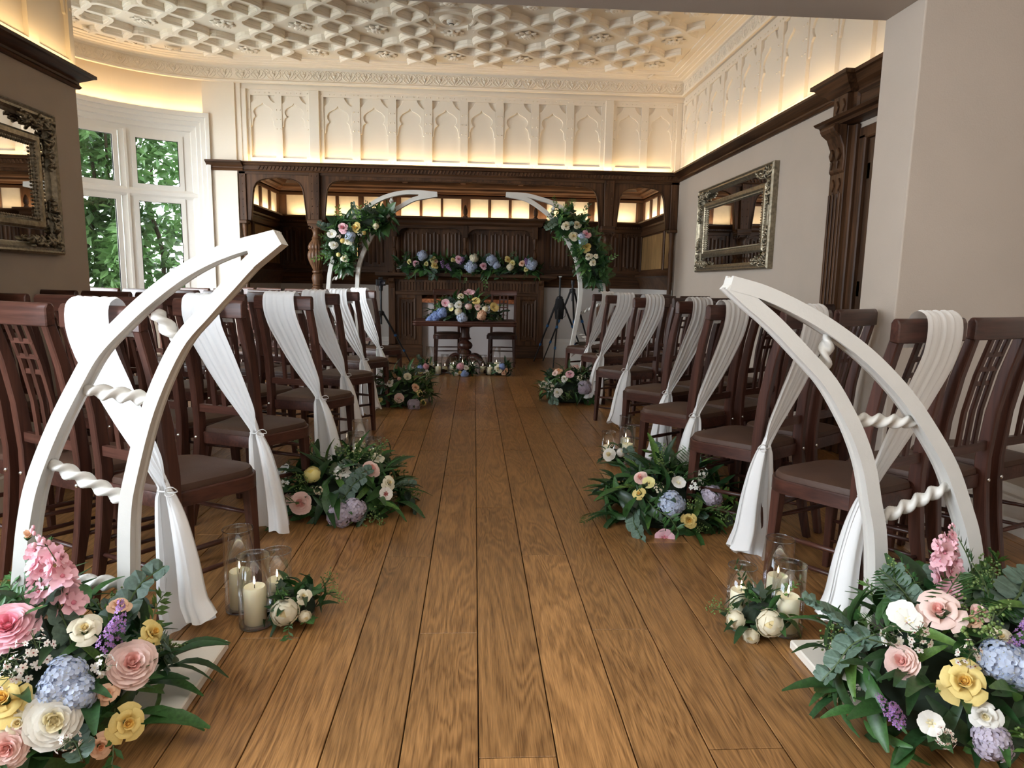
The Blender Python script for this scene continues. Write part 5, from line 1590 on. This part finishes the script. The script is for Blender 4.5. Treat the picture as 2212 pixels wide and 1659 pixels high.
def arrangement(label, c, r, blooms, nleaf, nivy, sprigs, L, seed, name='flower_arrangement', group=None, low=0.25, foam=.66, cat='flowers', light=.08, floor_z=0.004):
    """blooms: (kind, colour, px, py, radius in metres)"""
    R = random.Random(seed); c = V(c)
    t = thing(name, label, cat, (c.x, c.y, max(0, c.z - r[2] if False else 0)), 0, group)
    off = c - t.location
    fo = MB().ball((0, 0, 0), (r[0] * foam, r[1] * foam, r[2] * foam), 14, 9).build('moss_base', M['foam'], t)
    fo.location = off
    for v in fo.data.vertices:
        v.co.z = max(v.co.z, floor_z - c.z)
        v.co *= 1 + R.uniform(-.08, .04)
        if c.z + v.co.z < floor_z: v.co.z = floor_z - c.z
    for kind, colour, px, py, s in blooms:
        p, n = hit(px, py, c, r)
        view = (V((0, 0, HC)) - (p + c)).normalized()
        up = kind in ('blossom', 'lilac')
        axis = V((n.x * .6 + R.uniform(-.2, .2), n.y * .4, .9)) if up else (n * .75 + view * .45 + V((R.uniform(-.25, .25), 0, R.uniform(-.1, .25))))
        link(FNAME.get(kind, kind), flower_mesh(kind, colour, R.randint(0, 1)), t, M=frame(off + p * 1.0 + n * s * .15, axis.normalized(), R.uniform(0, 6.28), s))

    def dirn(lo):
        while True:
            a = R.uniform(0, 2 * pi); z = R.uniform(-lo, 1.0)
            q = sqrt(max(0, 1 - z * z))
            d = V((q * cos(a), q * sin(a), z))
            return d
    def put(me, nm, size, spread=.8, k0=.55, k1=.95, lift=.15):
        d = dirn(low)
        p = V((d.x * r[0], d.y * r[1], d.z * r[2])) * R.uniform(k0, k1)
        ld = (V((d.x, d.y, d.z * .8 + lift)) + V((R.uniform(-1, 1), R.uniform(-1, 1), R.uniform(-.5, .6))) * spread * .6).normalized()
        up = V((d.x * .4 + R.uniform(-.3, .3), d.y * .4, 1))
        if R.random() < .5 and size < .3:                       # leaves lying over the mound
            tg = d.cross(V((R.uniform(-1, 1), R.uniform(-1, 1), R.uniform(-1, 1))))
            ld = (tg.normalized() + d * .22).normalized(); up = d + V((0, 0, .2)); p = p * (1.02 / max(.55, p.length / max(.001, V((d.x * r[0], d.y * r[1], d.z * r[2])).length))) * .82
        w = off + p
        wz = t.location.z + w.z
        if wz < floor_z + .015: w.z += floor_z + .015 - wz; ld.z = max(ld.z, .02)
        tip = t.location.z + w.z + ld.z * size
        if tip < floor_z + .01: ld.z = max(ld.z, (floor_z + .012 - t.location.z - w.z) / size)
        return link(nm, me, t, M=leaf_frame(w, ld, up, size, R.uniform(.85, 1.2)))
    for i in range(nleaf):
        me = LEAF[-1] if R.random() < light else LEAF[R.randrange(8)]
        put(me, 'leaf', L * R.uniform(.65, 1.15))
    for i in range(nivy):
        put(IVY[i % 2], 'ivy_leaf', L * R.uniform(.35, .6), 1.0)
    for k, n_ in sprigs.items():
        for i in range(n_):
            put(SPR[k][i % 2], k, L * R.uniform(1.0, 1.5) * (.9 if k == 'berry_sprig' else 1), .7, .45, .8)
    return t


GF = 'floral arrangements along the aisle'
# entrance mounds at the feet of the low arches
arrangement('large mound of roses and peonies with pink blossom by the window-side low arch', (-1.17, 1.63, .10), (.44, .30, .26), [
    ('blossom', 'pink', 150, 1330, .092), ('blossom', 'pink', 95, 1300, .080), ('peony', 'pink', 20, 1365, .068), ('peony', 'blush', 280, 1440, .063), ('rose', 'ivory', 182, 1366, .045),
    ('rose', 'yellow', 325, 1372, .040), ('peony', 'white', 115, 1553, .065), ('rose', 'ivory', 40, 1560, .042), ('rose', 'yellow', 12, 1512, .061), ('rose', 'yellow', 272, 1560, .049),
    ('rose', 'peach', 255, 1312, .032), ('hydrangea', 'paleblue', 140, 1462, .048), ('hydrangea', 'paleblue', 118, 1492, .04), ('wax', 'wax', 55, 1450, .072), ('wax', 'wax', 25, 1470, .060),
    ('lilac', 'lilac', 245, 1385, .053), ('lilac', 'lilac', 222, 1400, .045), ('rose', 'peach', 215, 1610, .032), ('wax', 'wax', 90, 1420, .07), ('small', 'white', 215, 1440, .045), ('hydrangea', 'paleblue', 165, 1500, .045), ('rose', 'ivory', 75, 1530, .035), ('wax', 'wax', 150, 1590, .05), ('peony', 'blush', 20, 1610, .05), ('rose', 'peach', 230, 1500, .03), ('bud', 'peach', 60, 1160, .025), ('rose', 'peach', 95, 1325, .029)],
    240, 40, {'eucalyptus_sprig': 14, 'fern_frond': 8, 'berry_sprig': 9, 'leafy_sprig': 18}, .145, 1, group='large floral mounds at the entrance')
arrangement('large mound of roses and lilac with pink blossom by the door-side low arch', (1.34, 1.60, .10), (.42, .29, .27), [
    ('rose', 'blush', 2030, 1330, .067), ('blossom', 'pink', 2045, 1275, .075), ('blossom', 'pink', 2060, 1240, .060), ('rose', 'yellow', 2080, 1475, .061), ('peony', 'blush', 1950, 1432, .045), ('rose', 'white', 2125, 1545, .040),
    ('bud', 'blush', 2110, 1325, .032), ('rose', 'blush', 2120, 1330, .026), ('lilac', 'lilac', 1940, 1555, .046), ('lilac', 'lilac', 1925, 1540, .038), ('lilac', 'lilac', 2190, 1400, .049), ('hydrangea', 'paleblue', 2160, 1430, .053), ('hydrangea', 'paleblue', 2195, 1445, .051),
    ('small', 'white', 1930, 1390, .05), ('rose', 'ivory', 2160, 1380, .03), ('hydrangea', 'mauve', 2140, 1600, .045), ('wax', 'wax', 2040, 1590, .05), ('anemone', 'white', 2010, 1560, .03), ('wax', 'wax', 1990, 1390, .064), ('wax', 'wax', 2090, 1425, .060), ('anemone', 'white', 1950, 1330, .038), ('anemone', 'white', 1965, 1345, .034), ('rose', 'peach', 2100, 1345, .022)],
    240, 40, {'eucalyptus_sprig': 12, 'fern_frond': 12, 'berry_sprig': 10, 'leafy_sprig': 20}, .15, 2, group='large floral mounds at the entrance')
# aisle mounds
g = fl(742, 1095)
arrangement('low mound of pale roses and dark leaves on the floor, window side of the aisle', (g.x, g.y, .06), (.33, .28, .21), [
    ('ball', 'lemon', 676, 1027, .046), ('peony', 'blush', 652, 1088, .060), ('rose', 'blush', 618, 1080, .043), ('rose', 'white', 740, 1019, .046), ('peony', 'blush', 800, 1018, .050), ('rose', 'ivory', 838, 1045, .043),
    ('hydrangea', 'mauve', 735, 1110, .066), ('hydrangea', 'mauve', 765, 1100, .060), ('anemone', 'white', 615, 1022, .048), ('small', 'white', 620, 1048, .048), ('small', 'white', 730, 1030, .042), ('wax', 'ivory', 690, 1060, .048), ('lily', 'ivory', 815, 995, .038), ('anemone', 'wax', 832, 1068, .036)],
    230, 8, {'eucalyptus_sprig': 9, 'fern_frond': 4, 'berry_sprig': 10, 'leafy_sprig': 8}, .155, 3, group=GF)
g = fl(1432, 1118)
arrangement('low mound with blue hydrangea and yellow rose on the floor, door side of the aisle', (g.x, g.y, .06), (.32, .28, .22), [
    ('hydrangea', 'paleblue', 1450, 1090, .066), ('rose', 'yellow', 1487, 1123, .043), ('anemone', 'pink', 1435, 1160, .050), ('small', 'white', 1500, 1055, .050), ('small', 'white', 1512, 1030, .048), ('rose', 'yellow', 1382, 1068, .036),
    ('peony', 'blush', 1385, 1035, .038), ('rose', 'blush', 1545, 1080, .043), ('lily', 'lemon', 1402, 1045, .034), ('hydrangea', 'mauve', 1535, 1072, .054), ('wax', 'ivory', 1420, 1060, .042), ('anemone', 'white', 1465, 1045, .036)],
    230, 6, {'eucalyptus_sprig': 7, 'fern_frond': 7, 'berry_sprig': 9, 'leafy_sprig': 10}, .155, 4, group=GF)
g = fl(868, 872)
arrangement('far mound of dark leaves with a pink anemone, window side of the aisle', (g.x, g.y, .08), (.33, .27, .25), [
    ('anemone', 'blush', 862, 860, .050), ('rose', 'white', 842, 828, .048), ('hydrangea', 'mauve', 893, 874, .066), ('rose', 'peach', 897, 837, .042), ('small', 'lemon', 905, 850, .060), ('small', 'lemon', 913, 868, .060), ('rose', 'lemon', 820, 864, .034), ('bud', 'blush', 862, 820, .036), ('small', 'white', 795, 885, .048), ('lily', 'ivory', 880, 815, .042)],
    200, 0, {'eucalyptus_sprig': 6, 'berry_sprig': 5, 'leafy_sprig': 6}, .14, 5, group=GF)
g = fl(1229, 866)
arrangement('far mound of dark leaves with a white rose, door side of the aisle', (g.x, g.y, .08), (.33, .27, .25), [
    ('rose', 'white', 1205, 848, .054), ('hydrangea', 'mauve', 1262, 838, .078), ('small', 'white', 1178, 832, .072), ('small', 'white', 1192, 838, .072), ('rose', 'peach', 1207, 803, .048), ('anemone', 'pink', 1231, 811, .048), ('rose', 'white', 1219, 819, .041), ('rose', 'blush', 1245, 795, .048), ('small', 'ivory', 1250, 820, .060), ('lily', 'blush', 1200, 808, .036)],
    200, 0, {'eucalyptus_sprig': 6, 'berry_sprig': 5, 'leafy_sprig': 6}, .14, 6, group=GF)
# posies by the candles
GP = 'small posies beside the candle jars'
g = fl(640, 1335)
arrangement('posy of one open cream peony and ivy by the first window-side chair', (g.x, g.y, .045), (.10, .085, .085), [('ball', 'ivory', 617, 1320, .052), ('ball', 'ivory', 658, 1331, .024), ('rose', 'ivory', 655, 1290, .03)],
            26, 26, {'leafy_sprig': 3, 'berry_sprig': 2}, .095, 7, 'posy', GP)
g = fl(1640, 1362)
arrangement('posy of three round cream blooms by the first door-side chair', (g.x, g.y, .045), (.10, .085, .085), [('ball', 'ivory', 1662, 1345, .050), ('ball', 'ivory', 1591, 1338, .036), ('ball', 'ivory', 1623, 1373, .030)],
            20, 30, {'leafy_sprig': 3, 'berry_sprig': 2}, .10, 8, 'posy', GP)
g = fl(1330, 1000)
arrangement('posy of two white blooms by the fourth door-side row', (g.x, g.y, .04), (.10, .08, .08), [('peony', 'white', 1317, 983, .048), ('ball', 'white', 1341, 978, .034)], 30, 14, {'leafy_sprig': 2}, .09, 9, 'posy', GP)
g = fl(823, 1012)
arrangement('small posy of cream blooms behind the window-side aisle mound', (g.x, g.y, .04), (.10, .08, .07), [('lily', 'ivory', 812, 1000, .04), ('rose', 'ivory', 830, 1010, .035)], 30, 12, {'leafy_sprig': 2}, .09, 10, 'posy', GP)
for x, y, bl, lab, sd in ((925, 806, [('ball', 'pink', 920, 792, .05), ('hydrangea', 'blue', 909, 796, .05), ('rose', 'white', 921, 805, .05), ('rose', 'lemon', 908, 803, .035)], 'pink and blue posy at the window-side end of the candle row', 11),
                          (1003, 808, [('ball', 'pink', 995, 792, .055), ('rose', 'white', 1007, 795, .04), ('ball', 'yellow', 994, 805, .03), ('hydrangea', 'blue', 1004, 808, .055), ('rose', 'white', 986, 808, .035)], 'pink and blue posy in the middle of the candle row', 12),
                          (1083, 808, [('rose', 'ivory', 1077, 797, .065), ('hydrangea', 'blue', 1084, 793, .05), ('rose', 'peach', 1088, 806, .035), ('rose', 'peach', 1093, 800, .035)], 'cream and blue posy at the door-side end of the candle row', 13)):
    g = fl(x, y)
    arrangement(lab, (g.x, g.y - .10, .05), (.15, .10, .10), bl, 40, 6, {'eucalyptus_sprig': 2}, .12, sd, 'posy', GP)
# centrepiece on the signing table
arrangement('wide pastel centrepiece of roses and blue hydrangea on the signing table', (-.13, 8.80, .69), (.50, .24, .30), [
    ('lily', 'pink', 1014, 636, .085), ('rose', 'ivory', 996, 641, .055), ('anemone', 'pink', 963, 656, .06), ('ball', 'white', 974, 661, .045), ('rose', 'white', 991, 659, .06), ('ball', 'ivory', 990, 674, .055), ('ball', 'blush', 1012, 662, .055), ('rose', 'blush', 1031, 664, .05), ('lily', 'yellow', 1028, 652, .06), ('ball', 'ivory', 1048, 668, .05),
    ('lily', 'yellow', 1066, 665, .07), ('hydrangea', 'blue', 955, 676, .075), ('hydrangea', 'blue', 942, 684, .075), ('hydrangea', 'blue', 930, 692, .06), ('hydrangea', 'paleblue', 998, 687, .075), ('hydrangea', 'peach', 1040, 682, .07), ('rose', 'peach', 1043, 675, .045), ('anemone', 'lemon', 975, 668, .035)],
    120, 20, {'eucalyptus_sprig': 12, 'fern_frond': 8, 'leafy_sprig': 14}, .16, 14, 'table_centrepiece', None, .05, floor_z=.675, light=.15)


# garlands follow a line instead of a mound
def garland(label, pts, rad, blooms, nleaf, sprigs, L, seed, name='garland', Yb=None, group=None, droop=.2, front=-1):
    R = random.Random(seed); P = [V(p) for p in pts]
    t = thing(name, label, 'flowers', P[0], 0, group)
    Q = bez(P, 8)
    rr = [rad * (.45 + .55 * sin(pi * (i + .6) / (len(Q) + .2))) for i in range(len(Q))]
    MB().tube([q - P[0] for q in Q], [x * .55 for x in rr], 9, up=(0, 1, 0)).build('moss_base', M['foam'], t)
    for kind, colour, px, py, s in blooms:
        best = min(Q, key=lambda q: (q - atY(px, py, q.y)).length)
        p = atY(px, py, best.y - rad * .75)
        ax = V((R.uniform(-.3, .3), -1, R.uniform(.1, .5)))
        if kind in ('lilac', 'blossom'): ax = V((R.uniform(-.4, .4), -.7, -.5))
        link(FNAME.get(kind, kind), flower_mesh(kind, colour, R.randint(0, 1)), t, M=frame(p - P[0], ax.normalized(), R.uniform(0, 6), s))
    def put(me, nm, size):
        i = R.randrange(len(Q)); a = R.uniform(0, 2 * pi)
        d = V((cos(a), -abs(R.uniform(0, 1)) * .9 + .25, sin(a))).normalized()
        p = Q[i] + d * rr[i] * R.uniform(.4, .95)
        ld = (d + V((R.uniform(-.6, .6), R.uniform(-.5, .2), R.uniform(-.6, .6) - droop))).normalized()
        up = V((0, -1, .5))
        if R.random() < .45:
            tg = d.cross(V((R.uniform(-1, 1), R.uniform(-1, 1), R.uniform(-1, 1)))).normalized()
            ld = (tg + d * .2).normalized(); up = d; p = Q[i] + d * rr[i] * .8
        if Yb is not None and p.y + ld.y * size > Yb: ld.y = -abs(ld.y)
        link(nm, me, t, M=leaf_frame(p - P[0], ld, up, size, R.uniform(.85, 1.15)))
    for i in range(nleaf):
        put(LEAF[R.randrange(9)] if R.random() < .7 else IVY[i % 2], 'leaf', L * R.uniform(.6, 1.1))
    for k, n_ in sprigs.items():
        for i in range(n_): put(SPR[k][i % 2], k, L * R.uniform(.9, 1.5))
    return t


m0 = [atY(x, y, 10.34) for x, y in ((870, 572), (940, 572), (1010, 574), (1080, 578), (1158, 582))]
garland('long garland of roses, lilac and blue hydrangea along the mantel shelf', m0, .13, [
    ('rose', 'lemon', 884, 566, .045), ('rose', 'pink', 898, 569, .062), ('hydrangea', 'paleblue', 912, 552, .085), ('rose', 'lemon', 921, 570, .045), ('rose', 'lemon', 934, 560, .06), ('rose', 'yellow', 939, 574, .065), ('rose', 'peach', 941, 564, .045), ('lilac', 'lilac', 955, 563, .085), ('lilac', 'lilac', 965, 572, .085), ('rose', 'lemon', 979, 562, .045),
    ('rose', 'pink', 991, 560, .068), ('lilac', 'lilac', 1000, 558, .08), ('hydrangea', 'paleblue', 1017, 576, .105), ('hydrangea', 'ivory', 1024, 558, .075), ('rose', 'pink', 1044, 575, .068), ('hydrangea', 'paleblue', 1062, 562, .09), ('hydrangea', 'paleblue', 1072, 572, .07), ('rose', 'yellow', 1097, 561, .06), ('rose', 'lemon', 1107, 568, .055), ('hydrangea', 'ivory', 1102, 577, .06), ('rose', 'peach', 1128, 569, .055), ('lilac', 'lilac', 1137, 561, .07), ('hydrangea', 'paleblue', 1148, 571, .10), ('rose', 'lemon', 1136, 582, .045)],
    230, {'eucalyptus_sprig': 10, 'leafy_sprig': 26, 'fern_frond': 8}, .17, 31, 'mantel_garland', 10.5, None, .0)
a0 = [atY(x, y, YF1 - .02) for x, y in ((835, 470), (790, 488), (750, 500), (735, 530), (742, 572))]
garland('cascading spray of foliage and roses on the tall arch, window side', a0, .17, [
    ('rose', 'pink', 741, 492, .075), ('rose', 'yellow', 769, 492, .070), ('anemone', 'white', 717, 506, .06), ('hydrangea', 'paleblue', 757, 511, .07), ('rose', 'ivory', 752, 520, .068), ('rose', 'white', 721, 530, .060), ('ball', 'yellow', 740, 520, .035), ('ball', 'yellow', 786, 503, .030), ('rose', 'ivory', 744, 559, .055), ('ball', 'lemon', 731, 550, .03), ('small', 'white', 778, 506, .06), ('small', 'wax', 733, 511, .06), ('hydrangea', 'ivory', 812, 489, .04)],
    270, {'eucalyptus_sprig': 12, 'leafy_sprig': 24, 'fern_frond': 16}, .16, 32, 'arch_spray', None, 'floral sprays on the tall arches')
b0 = [atY(x, y, YF1 - .02) for x, y in ((1208, 470), (1238, 490), (1262, 520), (1278, 560), (1290, 595))]
garland('cascading spray of foliage and roses on the tall arch, door side', b0, .18, [
    ('rose', 'ivory', 1223, 488, .065), ('rose', 'ivory', 1247, 486, .060), ('rose', 'pink', 1266, 507, .072), ('peony', 'ivory', 1239, 511, .065), ('rose', 'yellow', 1267, 533, .065), ('hydrangea', 'paleblue', 1256, 513, .06), ('hydrangea', 'paleblue', 1258, 522, .05), ('rose', 'ivory', 1272, 554, .055), ('rose', 'ivory', 1287, 553, .035), ('rose', 'ivory', 1281, 567, .050), ('ball', 'lemon', 1264, 543, .028), ('bud', 'blush', 1254, 537, .03)],
    270, {'eucalyptus_sprig': 8, 'leafy_sprig': 20, 'fern_frond': 30}, .16, 33, 'arch_spray', None, 'floral sprays on the tall arches')

# ============================================================ GARDEN OUTSIDE THE BOW WINDOW
MB().box(-16, -4.65, 0, 18, -.3, -.15).build('ground_garden', M['grass'], kind='structure')


def shrub(label, a0, a1, r0, r1, z1, n, seed, size):
    R = random.Random(seed); cx = bow((a0 + a1) / 2, (r0 + r1) / 2, -.15)
    t = thing('garden_shrub', label, 'shrub', cx, 0, 'evergreen shrubs outside the bow window')
    b = MB()
    vs = []; fs = []
    for i in range(n):
        a = R.uniform(a0, a1); q = R.random() ** 1.5; z = R.uniform(-.1, z1)
        rad = r0 + (r1 - r0) * q + .22 * sin(a * .35 + z * 2.3) + .15 * sin(z * 5 + a)
        if sin(a * .9 + z * 1.7 + seed) + sin(z * 3.1 - a * .5) < -1.35: continue
        p = bow(a, rad, z)
        if p.x > -3.45 and p.y < 10.95: continue
        s = size * R.uniform(.6, 1.2); d = V((R.uniform(-1, 1), R.uniform(-1, 1), R.uniform(-.9, .3))).normalized()
        x = d.cross(V((R.uniform(-1, 1), R.uniform(-1, 1), .6))).normalized() * s * .24
        nn = x.cross(d).normalized() * s * .07
        k = len(vs)
        vs += [p, p + d * s * .45 + x + nn, p + d * s, p + d * s * .45 - x + nn]
        fs += [(k, k + 1, k + 2), (k, k + 2, k + 3)]
    me = bpy.data.meshes.new('foliage'); me.from_pydata([tuple(v - cx) for v in vs], [], fs); me.materials.append(M['leaf_shrub'])
    o = link('foliage', me, t); o['kind'] = 'stuff'
    for k in range(7):
        a = R.uniform(max(a0, 112), a1); rad = r0 + (r1 - r0) * R.uniform(.35, .8)
        p = bow(a, rad, 0); p.z = -.15
        pts = [p]
        for j in range(6):
            pts.append(pts[-1] + V((R.uniform(-.16, .16), R.uniform(-.16, .16), R.uniform(.4, .75))))
        P = bez([q - cx for q in pts], 3)
        MB().tube(P, [.045 * (1 - .75 * i / len(P)) for i in range(len(P))], 6).build('branch', M['bark'], t, smooth=1)


shrub('broad evergreen shrub with glossy leaves outside the bow window, nearer the inglenook', 80, 133, 2.75, 3.5, 4.2, 13000, 1, .17)
shrub('bright evergreen shrub outside the bow window, towards the middle light', 128, 172, 2.7, 3.5, 4.2, 12000, 2, .17)
